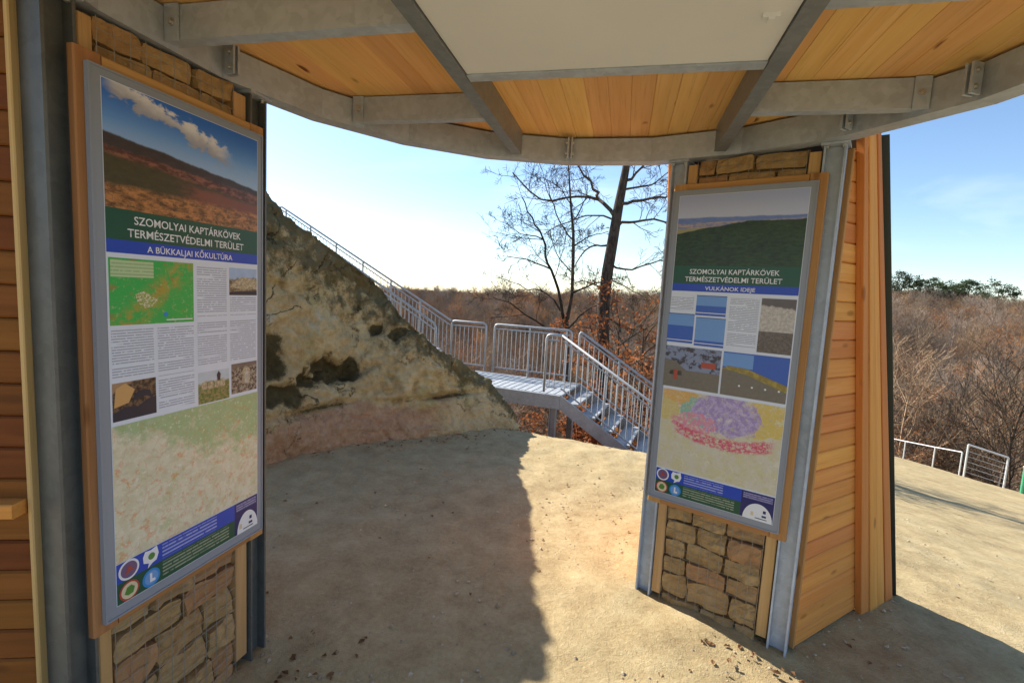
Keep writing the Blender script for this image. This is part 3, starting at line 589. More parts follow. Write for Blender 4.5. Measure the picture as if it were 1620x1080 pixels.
def geo(t, uv, x, y):
    n = t.noise(uv, 16, 5, .65); k = t.mul(t.add(n, -.5), .22)
    blob = lambda cx, cy, rx, ry: t.step(t.add(t.m('SQRT', t.add(t.m('POWER', t.m('DIVIDE', t.add(x, -cx), rx), 2.), t.m('POWER', t.m('DIVIDE', t.add(y, -cy), ry), 2.))), t.mul(k, 4.)), 1.05, .92)
    c = t.mix(t.step(n, .42, .6), (.60, .56, .36), (.62, .58, .48)); c = t.mix(blob(.13, .60, .10, .05), c, (.68, .40, .12)); c = t.mix(blob(.55, .55, .11, .10), c, (.66, .50, .14)); c = t.mix(blob(.07, .52, .07, .06), c, (.62, .50, .20))
    c = t.mix(blob(.25, .53, .12, .08), c, (.24, .46, .38)); c = t.mix(blob(.37, .54, .17, .11), c, t.mix(t.step(t.noise(uv, 38, 5, .7), .45, .58), (.34, .25, .54), (.48, .40, .66))); c = t.mix(t.mul(blob(.22, .47, .12, .055), t.step(t.noise(uv, 45, 5, .7), .44, .5)), c, (.68, .26, .38))
    ring = t.m('ABSOLUTE', t.add(t.add(y, -.385), t.mul(t.m('POWER', t.add(x, -.37), 2.), -.75))); red = t.mul(t.mul(t.step(t.add(ring, t.mul(k, .12)), .038, .022), t.step(t.noise(uv, 60, 5, .75), .42, .5)), t.mul(t.step(x, .10, .14), t.step(x, .62, .57)))
    c = t.mix(red, c, t.mix(n, (.66, .05, .16), (.62, .14, .22))); return roads(t, uv, speck(t, uv, c, [(.70, .68, .58), (.52, .44, .26), (.62, .48, .55), (.58, .62, .36)], 34, .7), 22, (.74, .72, .64), .03)
PM['map_geo'] = print_mat('print_map_geology', geo)
def scene_print(name, top, mid, low, h, sp): return print_mat(name, lambda t, uv, x, y: t.mix(band(t, y, x, h, sp, .04, 30, .006), t.mix(t.noise(uv, 30, 4), top, tuple(min(1, k * 1.5) for k in top)), t.mix(t.step(t.noise(uv, 70, 6, .7), .42, .6), mid, low)))
PM['ph1'] = scene_print('print_photo_village', (.30, .40, .60), (.10, .08, .05), (.36, .28, .17), 1.11, 0); PM['ph2'] = scene_print('print_photo_cave', (.30, .19, .11), (.03, .02, .015), (.20, .12, .07), .715, .5); PM['ph3'] = scene_print('print_photo_meadow', (.42, .48, .55), (.10, .17, .04), (.34, .27, .13), .715, 0); PM['ph4'] = scene_print('print_photo_cellar', (.14, .11, .10), (.07, .05, .045), (.40, .35, .29), .75, 0)
PM['cliff'] = print_mat('print_pale_cliff', lambda t, uv, x, y: t.mix(t.step(t.noise(uv, 90, 5, .7), .4, .6), (.34, .26, .16), (.58, .49, .35))); PM['glow'] = flat_print('print_warm_glow', (.62, .36, .14)); PM['ph5'] = scene_print('print_photo_quarry', (.10, .085, .09), (.42, .39, .37), (.60, .56, .53), 1.20, -.16); PM['ph5b'] = scene_print('print_photo_scree', (.13, .10, .10), (.10, .085, .085), (.17, .14, .13), .99, 0)
PM['sky1'] = flat_print('print_sea_pale', (.16, .34, .72)); PM['sea'] = flat_print('print_sea_deep', (.035, .12, .52)); PM['ground_print'] = print_mat('print_strata', lambda t, uv, x, y: t.mix(t.noise(uv, 50, 5, .7), (.12, .11, .10), (.22, .20, .17))); PM['ochre'] = print_mat('print_ochre', lambda t, uv, x, y: t.mix(t.step(t.noise(uv, 40, 5), .45, .6), (.26, .20, .05), (.40, .30, .07)))
PM['smoke'] = print_mat('print_smoke', lambda t, uv, x, y: t.mix(t.step(t.noise(uv, 26, 5, .65), .48, .58), (.22, .27, .42), (.05, .045, .07)))

def text_mesh(body, width, weight=.012):
    cu = bpy.data.curves.new('lettering', 'FONT'); cu.body = body; cu.size = 1; cu.offset = weight; cu.align_x = 'CENTER'; cu.resolution_u = 3
    ob = bpy.data.objects.new('lettering', cu); COL.objects.link(ob); dg = bpy.context.evaluated_depsgraph_get(); dg.update()
    me = bpy.data.meshes.new_from_object(ob.evaluated_get(dg)); bpy.data.objects.remove(ob); bpy.data.curves.remove(cu)
    co = np.empty(len(me.vertices) * 3); me.vertices.foreach_get('co', co); co = co.reshape(-1, 3)
    s = width / (co[:, 0].max() - co[:, 0].min()); return me, co, s
def board(label, fr, which):
    o, u, n = fr; f = -n; B = thing('information_board', o + u * .333 + V(0, 0, PZ0), label, 'sign', 'printed information boards')
    at = lambda x, y, e: o + u * x + f * e + V(0, 0, PZ0 + y)
    mb = MB(); mb.box(at(0, 0, -.013), u * .667, f * .013, V(0, 0, 1.7)); mb.build('board_panel', PM['grey'], B)
    for (x0, y0, x1, y1) in ((0, 0, .667, .006), (0, 1.694, .667, 1.7), (0, .006, .006, 1.694), (.661, .006, .667, 1.694)):
        mb = MB(); mb.box(at(x0, y0, .0004), u * (x1 - x0), f * .003, V(0, 0, y1 - y0)); mb.build('edge_trim', PM['grey'], B)
    def q(name, x0, y0, x1, y1, mat, lay, parent=None):
        mb = MB(); e = .0006 * lay + .0004
        mb.add([at(x0, y0, e), at(x1, y0, e), at(x1, y1, e), at(x0, y1, e)], [(0, 1, 2, 3)], 0, [(x0, y0), (x1, y0), (x1, y1), (x0, y1)])
        return mb.build(name, PM[mat], parent or B, uv=True)
    def disc(name, cx, cy, r, mat, lay, parent, a0=0, a1=360, n_=28, ry=None):
        mb = MB(); e = .0006 * lay + .0004; ry = ry or r
        pts = [(cx + r * math.cos(math.radians(a0 + (a1 - a0) * i / n_)), cy + ry * math.sin(math.radians(a0 + (a1 - a0) * i / n_))) for i in range(n_ + (a1 - a0 < 360))]
        mb.add([at(x, y, e) for x, y in pts], [tuple(range(len(pts)))], 0, pts); return mb.build(name, PM[mat], parent, uv=True)
    def poly(name, pts, mat, lay, parent):
        mb = MB(); e = .0006 * lay + .0004; mb.add([at(x, y, e) for x, y in pts], [tuple(range(len(pts)))], 0, pts); return mb.build(name, PM[mat], parent, uv=True)
    def words(body, xa, xb, y, hgt, mat, parent, wt=.009):
        me, co, s = text_mesh(body, xb - xa, wt); cx = (xa + xb) / 2; mid = (co[:, 0].max() + co[:, 0].min()) / 2
        cap = .73; sy = hgt / cap; W = np.array([at(cx + (c[0] - mid) * s, y - hgt / 2 + c[1] * sy, .0022) for c in co])
        me.vertices.foreach_set('co', W.ravel()); me.materials.clear(); me.materials.append(PM[mat]); me.update(); return link('lettering', me, parent)
    sh = q('print_sheet', .034, .038, .638, 1.672, 'sheet', 1)
    q('photo', .036, 1.305, .636, 1.670, 'photo_left' if which == 'L' else 'photo_right', 2)
    g = q('title_band', .036, 1.211, .636, 1.305, 'green', 2); b = q('title_band', .036, 1.171, .636, 1.211, 'blue', 2)
    words('SZOMOLYAI KAPTÁRKÖVEK', .122, .548, 1.276, .026, 'white', g); words('TERMÉSZETVÉDELMI TERÜLET', .100, .562, 1.236, .026, 'white', g)
    words('A BÜKKALJAI KŐKULTÚRA', .162, .506, 1.190, .021, 'white', b) if which == 'L' else words('VULKÁNOK IDEJE', .208, .448, 1.190, .020, 'white', b)
    if which == 'L':
        m = q('map', .040, .948, .331, 1.156, 'map_green', 2); q('map_key', .045, 1.098, .182, 1.150, 'map_box', 3, m); q('map_scale', .225, .957, .325, .961, 'white', 3, m)
        poly('map_settlement', [(.12, 1.045), (.15, 1.055), (.19, 1.03), (.20, 1.04), (.185, 1.008), (.15, 1.0), (.125, 1.02)], 'settle', 3, m); disc('map_dot', .223, .978, .008, 'cyan', 3, m)
        for (x0, y0, x1, y1) in ((.346, .965, .478, 1.150), (.494, .965, .628, 1.035), (.042, .785, .178, .938), (.192, .785, .330, .938), (.346, .785, .478, .945), (.494, .785, .628, .945), (.192, .645, .330, .770)): q('text_column', x0, y0, x1, y1, 'text', 2)
        PH = {}
        for (x0, y0, x1, y1, k) in ((.491, 1.044, .633, 1.151, 'ph1'), (.040, .646, .182, .768, 'ph2'), (.346, .636, .488, .756, 'ph3'), (.499, .646, .633, .768, 'ph4')): PH[k] = q('photo', x0, y0, x1, y1, k, 2)
        q('map', .036, .180, .636, .632, 'map_big', 2)
        poly('photo_cliff', [(.491, 1.075), (.52, 1.10), (.56, 1.118), (.60, 1.112), (.633, 1.108), (.633, 1.07), (.57, 1.066)], 'cliff', 3, PH['ph1']); poly('photo_shore', [(.491, 1.044), (.633, 1.044), (.633, 1.062), (.54, 1.06), (.491, 1.056)], 'black', 3, PH['ph1'])
        poly('photo_glow', [(.044, .69), (.05, .75), (.08, .764), (.11, .74), (.09, .70)], 'glow', 3, PH['ph2']); poly('photo_floor', [(.040, .646), (.182, .646), (.182, .705), (.15, .70), (.12, .682), (.08, .688), (.040, .672)], 'black', 3, PH['ph2']); poly('photo_arch', [(.10, .70), (.11, .725), (.135, .735), (.16, .73), (.17, .70), (.15, .712), (.125, .71)], 'black', 4, PH['ph2'])
        for cx in (.372, .40, .43, .455): poly('photo_boulder', [(cx - .013, .69), (cx - .010, .715), (cx + .004, .722), (cx + .013, .708), (cx + .011, .688)], 'cliff', 3, PH['ph3'])
        poly('photo_tree', [(.432, .715), (.428, .738), (.436, .752), (.446, .74), (.443, .715)], 'black', 4, PH['ph3'])
        poly('photo_doorway', [(.555, .68), (.555, .735), (.566, .750), (.585, .750), (.596, .735), (.596, .68)], 'cliff', 3, PH['ph4']); poly('photo_door', [(.566, .68), (.566, .728), (.576, .738), (.586, .728), (.586, .68)], 'ph5', 4, PH['ph4'])
    else:
        q('text_column', .036, 1.068, .158, 1.150, 'text', 2); q('text_column', .338, .90, .474, 1.145, 'text', 2)
        for (x0, ya, ym, yb, x1) in ((.171, 1.047, 1.098, 1.152, .322), (.030, .893, .985, 1.050, .168), (.177, .886, .915, 1.037, .326)):
            d = q('diagram', x0, ya, x1, yb, 'sky1', 2); q('diagram_sea', x0, ya, x1, ym, 'sea', 3, d)
            q('diagram_line', x0, ya + .012, x1, ya + .016, 'white', 4, d); q('diagram_line', x0, yb - .003, x1, yb, 'navy', 4, d)
        d = q('photo', .483, .886, .633, 1.152, 'ph5', 2); q('photo_scree', .483, .886, .633, .99, 'ph5b', 3, d)
        d = q('diagram', .030, .648, .322, .872, 'smoke', 2); q('diagram_ground', .030, .648, .322, .745, 'ground_print', 3, d); q('diagram_block', .225, .77, .30, .80, 'red', 3, d); q('diagram_block', .085, .69, .105, .745, 'red', 4, d)
        poly('diagram_slope', [(.030, .745), (.15, .745), (.09, .79), (.03, .80)], 'ground_print', 3, d); poly('diagram_magma', [(.06, .715), (.13, .715), (.125, .74), (.065, .74)], 'black', 3, d)
        d = q('diagram', .332, .648, .633, .872, 'sea', 2); q('diagram_sky', .332, .795, .475, .866, 'sky1', 3, d); poly('diagram_ground', [(.332, .648), (.633, .648), (.633, .70), (.45, .765), (.332, .785)], 'ground_print', 4, d); poly('diagram_layer', [(.332, .785), (.45, .765), (.633, .70), (.633, .735), (.45, .795), (.36, .80)], 'ochre', 5, d)
        for x in (.42, .48, .54, .60): disc('diagram_dot', x, .705, .005, 'white', 6, d)
        q('map', .036, .186, .636, .632, 'map_geo', 2)
    # foot of the print: logos, address lines, sponsor field
    e0 = .512 if which == 'L' else .485
    fb = q('footer_band', .036, .112, e0, .178, 'blue', 2); fg = q('footer_band', .036, .040, e0, .112, 'green', 2); fn = q('footer_band', e0, .040, .636, .178, 'navy', 2)
    q('address_lines', .192, .118, e0 - .09, .170, 'textblue', 3, fb); q('address_lines', .192, .050, e0 - .03, .106, 'textgreen', 3, fg); q('address_lines', e0 + .008, .140, .628, .172, 'textlilac', 3, fn)
    lg = disc('logo', .075, .145, .034, 'white', 4, fb); disc('logo_field', .075, .145, .027, 'plum', 5, lg); poly('logo_shape', [(.060, .130), (.075, .160), (.092, .136), (.080, .140)], 'red', 6, lg)
    lg = poly('logo', [(.122, .158), (.130, .175), (.150, .172), (.172, .178), (.178, .150), (.170, .128), (.155, .124), (.138, .112), (.142, .128), (.124, .136)], 'white', 4, fb); disc('logo_field', .152, .150, .012, 'leaf', 5, lg)
    lg = disc('logo', .075, .073, .033, 'red', 4, fg); disc('logo_field', .075, .073, .027, 'cream', 5, lg); poly('logo_shape', [(.058, .066), (.066, .086), (.080, .090), (.092, .078), (.086, .060), (.070, .058)], 'leaf', 6, lg)
    lg = disc('logo', .150, .073, .032, 'cyan', 4, fg); disc('logo_field', .150, .073, .024, 'sky1', 5, lg); poly('logo_shape', [(.144, .058), (.163, .058), (.163, .067), (.152, .069), (.152, .090), (.144, .090)], 'white', 6, lg)
    sf = disc('sponsor_field', .580 if which == 'L' else .566, .040, .056 if which == 'L' else .068, 'white', 4, fn, 0, 180, 24, .085)
    q('sponsor_mark', .590, .082, .603, .097, 'navy', 5, sf); q('sponsor_mark', .586, .062, .606, .072, 'navy', 5, sf); q('sponsor_line', .556, .050, .610, .054, 'black', 5, sf); q('sponsor_mark', .535, .060, .548, .080, 'cream', 5, sf)
board('information board with a cloudy blue sky photo and green and beige maps', frL, 'L')
board('information board with a dark green mountain photo and purple geology map', frR, 'R')
# ------------------------------------------------------------------ metal staircase
A = norm((.927, -.375, 0)); Bv = norm((.375, .927, 0)); N0 = V(.81, 7.54, .14); WID = 1.22
stair = thing('metal_staircase', (.3, 8.2, -1.1), 'galvanised metal staircase and landing with baluster railings beside the rock', 'staircase')
SP = lambda s, b, z: N0 + A * s + Bv * b + V(0, 0, z)
def rect_bar(mb, p0, p1, w, h, upv=(0, 0, 1)):
    p0, p1 = np.asarray(p0, float), np.asarray(p1, float); x = norm(p1 - p0); y = np.cross(upv, x); y = norm(y); z = np.cross(x, y)
    mb.box(p0 - y * w / 2 - z * h / 2, p1 - p0, y * w, z * h)
LEFT = -2.30; LSL, USL = .61, .524; LOWS, UPS = 2.9, -7.4
mb = MB(); mb.box(SP(LEFT, .05, -.03), A * (-LEFT), Bv * (WID - .1), V(0, 0, .03)); deck = mb.build('landing_deck', M['steel_stair'], stair)
for i in range(18):
    mb = MB(); rect_bar(mb, SP(LEFT + .05 + i * .125, .06, .004), SP(LEFT + .05 + i * .125, WID - .06, .004), .012, .006); mb.build('deck_rib', M['steel_stair'], deck)
for b in (0, WID):                       # edge channels and stringers
    mb = MB(); rect_bar(mb, SP(LEFT, b, -.11), SP(-.003, b, -.11), .045, .22); mb.build('edge_channel', M['steel_stair'], stair)
    mb = MB(); mb.box(SP(0, b, -.22) - Bv * .022, V(*(A * LOWS)) + V(0, 0, -LSL * LOWS), Bv * .044, V(0, 0, .23)); mb.build('stringer', M['steel_stair'], stair)
    mb = MB(); mb.box(SP(LEFT - .004, b, -.22) - Bv * .022, A * (UPS - LEFT) + V(0, 0, USL * (LEFT - UPS)), Bv * .044, V(0, 0, .23)); mb.build('stringer', M['steel_stair'], stair)
for i in range(10):
    s = .02 + (i + .5) * .28; z = -LSL * (s + .02); mb = MB(); mb.box(SP(s - .13, .03, z - .03), A * .25, Bv * (WID - .06), V(0, 0, .03)); mb.build('tread', M['steel_stair'], stair)
for i in range(20):
    s = LEFT - .02 - (i + .5) * .28; z = USL * (LEFT - s) ; mb = MB(); mb.box(SP(s - .13, .03, z - .03), A * .25, Bv * (WID - .06), V(0, 0, .03)); mb.build('tread', M['steel_stair'], stair)
def railing(b, s0, s1, z0, slope, ends=(1, 1), post_sp=1.15, hgt=.95):
    zf = lambda s: z0 + slope * (s - s0); sg = 1 if s1 > s0 else -1
    mb = MB(); R = .06
    a = [SP(s0, b, zf(s0) + .03), SP(s0, b, zf(s0) + hgt - R), SP(s0 + sg * R * .3, b, zf(s0) + hgt - R * .3), SP(s0 + sg * R, b, zf(s0 + sg * R) + hgt)] if ends[0] else [SP(s0, b, zf(s0) + hgt)]
    e = [SP(s1 - sg * R, b, zf(s1 - sg * R) + hgt), SP(s1 - sg * R * .3, b, zf(s1) + hgt - R * .3), SP(s1, b, zf(s1) + hgt - R), SP(s1, b, zf(s1) + .03)] if ends[1] else [SP(s1, b, zf(s1) + hgt)]
    mb.tube(a + e, .021, 8); r = mb.build('railing', M['steel_stair'], stair, smooth=True)
    mb = MB(); mb.tube([SP(s0 + sg * .03, b, zf(s0) + .12), SP(s1 - sg * .03, b, zf(s1) + .12)], .013, 6); mb.build('lower_rail', M['steel_stair'], r)
    mb = MB(); mb.tube([SP(s0 + sg * .03, b, zf(s0) + hgt - .085), SP(s1 - sg * .03, b, zf(s1) + hgt - .085)], .013, 6); mb.build('upper_rail', M['steel_stair'], r)
    n = max(2, int(round(abs(s1 - s0) / .092)))
    for i in range(1, n):
        s = s0 + (s1 - s0) * i / n
        mb = MB()
        if i % 8 == 0: mb.tube([SP(s, b, zf(s) - .15), SP(s, b, zf(s) + hgt)], .019, 8); mb.build('post', M['steel_stair'], r)
        else: mb.tube([SP(s, b, zf(s) + .12), SP(s, b, zf(s) + hgt - .085)], .0075, 5); mb.build('baluster', M['steel_stair'], r)
    return r
railing(WID, -1.735, -.21, 0, 0); railing(WID, -2.68, -1.92, 0, 0); railing(WID, -.06, LOWS - .2, 0, -LSL, (1, 1)); railing(0, -.28, -.04, 0, 0, (1, 0)); railing(0, -.035, LOWS - .2, 0, -LSL, (0, 1))
railing(WID, -2.70, UPS + .1, .0, -.502, (0, 1)); railing(0, LEFT - .01, UPS + .1, .0, -USL, (1, 1))
for s, b in ((-.12, .06), (-.12, WID - .06), (LEFT + .1, .06), (LEFT + .1, WID - .06)):
    p = SP(s, b, 0); gz = float(terrain(p[0], p[1])) - .3; mb = MB()
    mb.box(V(p[0], p[1], gz) - A * .05 - Bv * .05, A * .008, Bv * .10, V(0, 0, p[2] - .225 - gz)); mb.box(V(p[0], p[1], gz) + A * .042 - Bv * .05, A * .008, Bv * .10, V(0, 0, p[2] - .225 - gz)); mb.box(V(p[0], p[1], gz) - A * .0415 - Bv * .004, A * .083, Bv * .008, V(0, 0, p[2] - .225 - gz)); mb.build('support_post', M['steel_stair'], stair)

# ------------------------------------------------------------------ trees
def bark_material(name, lo, hi, leafy=False):
    t = NT(name); r = t.rnd(); P = t.tc(); n = t.noise(t.mapping(P, (6, 6, 1.5)), 3, 6, .7); c = t.mix(t.step(n, .35, .65), lo, hi)
    hv = t.node('HueSaturation'); t.set(hv.inputs['Color'], c); t.set(hv.inputs['Value'], t.add(.55, t.mul(r, .9))); t.set(hv.inputs['Saturation'], t.add(.75, t.mul(t.m('FRACT', t.mul(r, 7.3)), .5))); t.bump(n, .6, .02); return t.fin(hv.outputs[0], .95, 0, .1)
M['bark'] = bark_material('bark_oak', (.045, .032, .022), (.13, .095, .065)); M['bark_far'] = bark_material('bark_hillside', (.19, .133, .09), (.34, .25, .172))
def leaf_material(name, a, b):
    t = NT(name); r = t.rnd(); n = t.noise(t.tc(), 5, 4, .7); n2 = t.noise(t.tc(), 40, 2); c = t.mix(t.step(t.add(t.mul(n, .6), t.mul(n2, .4)), .35, .65), a, b)
    hv = t.node('HueSaturation'); t.set(hv.inputs['Color'], c); t.set(hv.inputs['Value'], t.add(.7, t.mul(r, .6))); t.set(hv.inputs['Hue'], t.add(.49, t.mul(r, .02)))
    tr = t.node('BsdfTranslucent'); t.set(tr.inputs['Color'], hv.outputs[0]); mx = t.node('MixShader'); mx.inputs[0].default_value = .35; m = t.fin(hv.outputs[0], .8, 0, .2)
    t.t.links.new(t.bsdf.outputs[0], mx.inputs[1]); t.t.links.new(tr.outputs[0], mx.inputs[2]); t.t.links.new(mx.outputs[0], t.out.inputs[0]); return m
M['rust'] = leaf_material('leaves_rust', (.32, .11, .032), (.50, .21, .068)); M['needles'] = leaf_material('needles_pine', (.035, .052, .024), (.085, .10, .045)); M['litter'] = leaf_material('leaves_fallen', (.16, .08, .035), (.34, .20, .10))
def rvec(rng): v = rng.normal(size=3); return v / np.linalg.norm(v)
RMIN = .0042
def grow(mb, p, d, L, r, lvl, rng, upw=.12, kids=(6, 5, 4), spread=.75, tips=None, sides=(5, 4, 3, 3)):
    k = 5 if lvl > 1 else (4 if lvl == 1 else 3); pts = [np.asarray(p, float)]; d = norm(d); dirs = [d]
    for i in range(k):
        d = norm(d + rvec(rng) * .20 + V(0, 0, upw)); pts.append(pts[-1] + d * L / k); dirs.append(d)
    mb.tube(pts, [max(RMIN, q_) for q_ in np.linspace(r, r * (.35 if lvl else .5), k + 1)], sides[min(3, 3 - min(3, lvl))] if lvl < 3 else 6, cap=False)
    spawn(mb, pts, dirs, L, r, lvl, rng, upw, kids, spread, tips, sides)
def spawn(mb, pts, dirs, L, r, lvl, rng, upw, kids, spread, tips, sides, t0=.25):
    if lvl <= 0:
        if tips is not None: tips.append(pts[-1]); tips.append((np.asarray(pts[0]) + pts[-1]) / 2)
        return
    n = kids[min(len(kids) - 1, len(kids) - lvl)] if lvl <= len(kids) else kids[0]; k = len(pts) - 1
    for i in range(n):
        f = t0 + (1 - t0) * (i + rng.uniform(.2, .9)) / n; j = min(k - 1, int(f * k)); q = f * k - j; q = min(1, q)
        b = pts[j] * (1 - q) + pts[j + 1] * q; dd = norm(pts[j + 1] - pts[j]); s = rvec(rng); s = norm(s - dd * np.dot(s, dd))
        a = spread * rng.uniform(.7, 1.3); nd = dd * math.cos(a) + s * math.sin(a)
        grow(mb, b, nd, L * rng.uniform(.38, .62) * (1.15 - .4 * f), r * (1 - .6 * f) * .5, lvl - 1, rng, upw, kids, spread, tips, sides)
def leaves(mb, tips, rng, n, size, sp):
    T = np.array(tips)
    for i in rng.integers(0, len(T), n):
        c = T[i] + rng.normal(size=3) * sp; a = rvec(rng) * size * rng.uniform(.6, 1.2); b = np.cross(a, rvec(rng)); b = b / (np.linalg.norm(b) + 1e-6) * size * .55
        mb.add([c - a, c - b * .9, c + a, c + b * .9], [(0, 1, 2, 3)])
# large oak and its smaller neighbour, limb by limb, standing on the slope behind the landing
def px3(x, y, Y): 
    d = fw * 767.926 + rt * (x - 810) + up * (540 - y); d = np.array(d); return V(0, 0, CAMZ) + d * (Y / d[1])
def limbs_tree(name, label, trunk, limbs, Y, rng, kids, scale, seed_dep=.9):
    base = px3(*trunk[0][:2], Y); gz = float(terrain(base[0], base[1])); base[2] = gz - .2
    T = thing(name, base, label, 'tree', 'bare trees behind the landing')
    mb = MB(); pts = [base] + [px3(x, y, Y + (0 if i < 3 else rng.normal() * .05)) for i, (x, y, r) in enumerate(trunk)]; rr = [trunk[0][2] * 1.35] + [r for _, _, r in trunk]
    mb.tube(pts, rr, 12, cap=False); mb.build('trunk', M['bark'], T, smooth=True)
    mb = MB(); mid = pts[len(pts) // 2:]
    for pl_, r in limbs:
        n = len(pl_); dz = rng.uniform(-1, 1) * seed_dep; L = [px3(x, y, Y + dz * (i / max(1, n - 1)) * 1.6) for i, (x, y) in enumerate(pl_)]
        # smooth the limb
        fine = cat(np.array(L), np.linspace(0, n - 1, 3 * (n - 1) + 1)); fine[1:-1] += rng.normal(size=fine[1:-1].shape) * .02
        LL = float(np.linalg.norm(np.diff(fine, axis=0), axis=1).sum()); mb.tube(list(fine), list(np.linspace(r, r * .3, len(fine))), 6, cap=False)
        spawn(mb, list(fine), None, LL * scale, r * .75, 3, rng, .05, kids, .85, None, (5, 4, 3, 3), .2)
    mb.build('crown', M['bark'], T); return T
rng = np.random.default_rng(21)
limbs_tree('oak_tree', 'tallest bare oak with a thick leaning trunk behind the landing', [(950, 650, .175), (953, 580, .165), (954, 520, .155), (955, 481, .15), (961, 430, .14), (969, 383, .13), (979, 324, .115), (990, 268, .09), (999, 200, .07), (1004, 120, .05), (1000, 40, .02)],
  [([(971, 340), (947, 317), (913, 311), (854, 315), (811, 273)], .05), ([(946, 316), (941, 298), (917, 266), (890, 220)], .04), ([(984, 322), (1015, 315), (1054, 311), (1100, 290)], .045), ([(979, 356), (1007, 349), (1050, 349), (1085, 360)], .04), ([(969, 420), (998, 426), (1043, 411), (1075, 420)], .03),
   ([(992, 285), (1015, 266), (1050, 220)], .04), ([(962, 388), (943, 388), (918, 405), (905, 440)], .03), ([(986, 300), (1030, 292), (1060, 270)], .03), ([(958, 460), (930, 445), (900, 450)], .022), ([(975, 350), (940, 340), (900, 350), (860, 372)], .028), ([(960, 440), (990, 455), (1020, 470)], .02), ([(998, 210), (960, 170), (900, 150)], .04), ([(1000, 190), (1050, 140), (1110, 120)], .04), ([(1002, 140), (980, 80), (940, 30)], .03), ([(955, 500), (1000, 520), (1037, 490)], .03)], 12.0, rng, (8, 5, 5), .72)
limbs_tree('bare_tree', 'slender many stemmed bare tree left of the thick oak trunk', [(898, 640, .075), (897, 560, .07), (896, 511, .062), (905, 464, .048), (907, 400, .045), (907, 366, .04), (903, 324, .03), (900, 273, .02), (898, 230, .012)],
  [([(895, 525), (883, 456), (866, 418), (858, 375), (841, 345), (826, 312)], .05), ([(907, 390), (930, 375), (962, 366)], .025), ([(905, 465), (943, 447), (983, 440)], .028), ([(893, 500), (866, 464), (832, 455), (800, 442)], .028), ([(898, 520), (930, 488), (962, 480)], .03), ([(896, 530), (845, 508), (806, 480), (780, 470)], .028), ([(907, 380), (885, 350), (870, 310), (865, 270)], .025), ([(906, 350), (925, 320), (930, 290)], .02), ([(870, 425), (835, 410), (795, 405)], .025), ([(858, 378), (825, 368), (790, 350)], .02), ([(903, 430), (880, 400), (872, 360)], .02), ([(904, 324), (880, 290), (850, 280)], .015)], 13.5, rng, (8, 5, 5), .70)

# bare hillside trees: meshes shared by the wood and by the single trees in front
def bare_tree_mesh(seed, h, kids, leafn=0, trunk_r=.11, lvl=3):
    rng = np.random.default_rng(seed); tr, cr, lf = MB(), MB(), MB(); tips = []
    k = 7; pts = [V(0, 0, -.3)]; d = V(0, 0, 1.)
    for i in range(k): d = norm(d + rvec(rng) * .10 + V(0, 0, .1)); pts.append(pts[-1] + d * (h * .8) / k)
    tr.tube(pts, list(np.linspace(trunk_r, trunk_r * .25, k + 1)), 6, cap=False)
    for i in range(kids[0]):
        f = .28 + .70 * (i + rng.uniform(.1, .9)) / kids[0]; j = min(k - 1, int(f * k)); b = pts[j] + (pts[j + 1] - pts[j]) * (f * k - j); an = i * 2.4 + rng.uniform(-.4, .4); el = .35 + .5 * f
        nd = V(math.cos(an) * math.cos(el), math.sin(an) * math.cos(el), math.sin(el)); grow(cr, b, nd, h * (.46 - .2 * f) * rng.uniform(.8, 1.2), trunk_r * .45 * (1.1 - .7 * f), lvl - 1, rng, .10, kids[1:], .7, tips, (4, 3, 3, 3))
    if leafn: leaves(lf, tips, rng, leafn, .09, .10)
    return tr, cr, lf
RMIN = .010
VAR = []
for i, (h, kids, lf) in enumerate(((9, (17, 8, 6), 0), (10.5, (16, 8, 6), 0), (8, (18, 8, 5), 0), (8.5, (15, 7, 5), 900), (7.0, (16, 7, 6), 0))):
    VAR.append(bare_tree_mesh(100 + i, h, kids, lf))
srcs = bpy.data.collections.new('woodland_tree_kinds')
for i, (tr, cr, lf) in enumerate(VAR):
    nt, nc = len(tr.v), len(cr.v); vs = tr.v + cr.v + lf.v; fs = tr.f + [tuple(k + nt for k in f) for f in cr.f] + [tuple(k + nt + nc for k in f) for f in lf.f]
    mi = [0] * (len(tr.f) + len(cr.f)) + [1] * len(lf.f)
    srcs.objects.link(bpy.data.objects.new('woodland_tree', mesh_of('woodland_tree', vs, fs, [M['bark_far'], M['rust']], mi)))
def single_tree(kind, loc, rot, sc, label, name='hillside_tree', group='single bare trees on the right slope'):
    tr, cr, lf = VAR[kind]; T = thing(name, loc, label, 'tree', group); mt = Matrix.Translation(Vector(loc)) @ Matrix.Rotation(rot, 4, 'Z') @ Matrix.Scale(sc, 4)
    for nm, m, ma in (('trunk', tr, M['bark']), ('crown', cr, M['bark']), ('dry_leaves', lf, M['rust'])):
        if m.v: link(nm, mesh_of(nm, m.v, m.f, ma), T, mat=mt)
def polar(px_x, r, px_y=480):
    d = fw * 767.926 + rt * (px_x - 810) + up * (540 - px_y); a = math.atan2(d[0], d[1]); x, y = r * math.sin(a), r * math.cos(a); return V(x, y, float(terrain(x, y)))
single_tree(1, polar(1583, 27, 700), 1.0, .78, 'dark bare tree with forked limbs rising behind the white gate')
single_tree(0, polar(1606, 26, 700), 2.2, .66, 'bare tree with crooked trunk at the right edge beyond the fence')
single_tree(2, polar(1462, 33, 650), .4, .8, 'slim bare tree standing beyond the low white handrail')
single_tree(3, polar(1548, 42, 600), .4, 1.0, 'bare tree with rusty dry leaves above the white gate')
single_tree(3, polar(1450, 50, 600), 3.1, 1.1, 'tree with rusty dry leaves just right of the pillar edge')
single_tree(4, polar(548, 60), .6, 1.25, 'small bare tree peeking over the rock top behind the handrail', group='bare trees behind the rock')
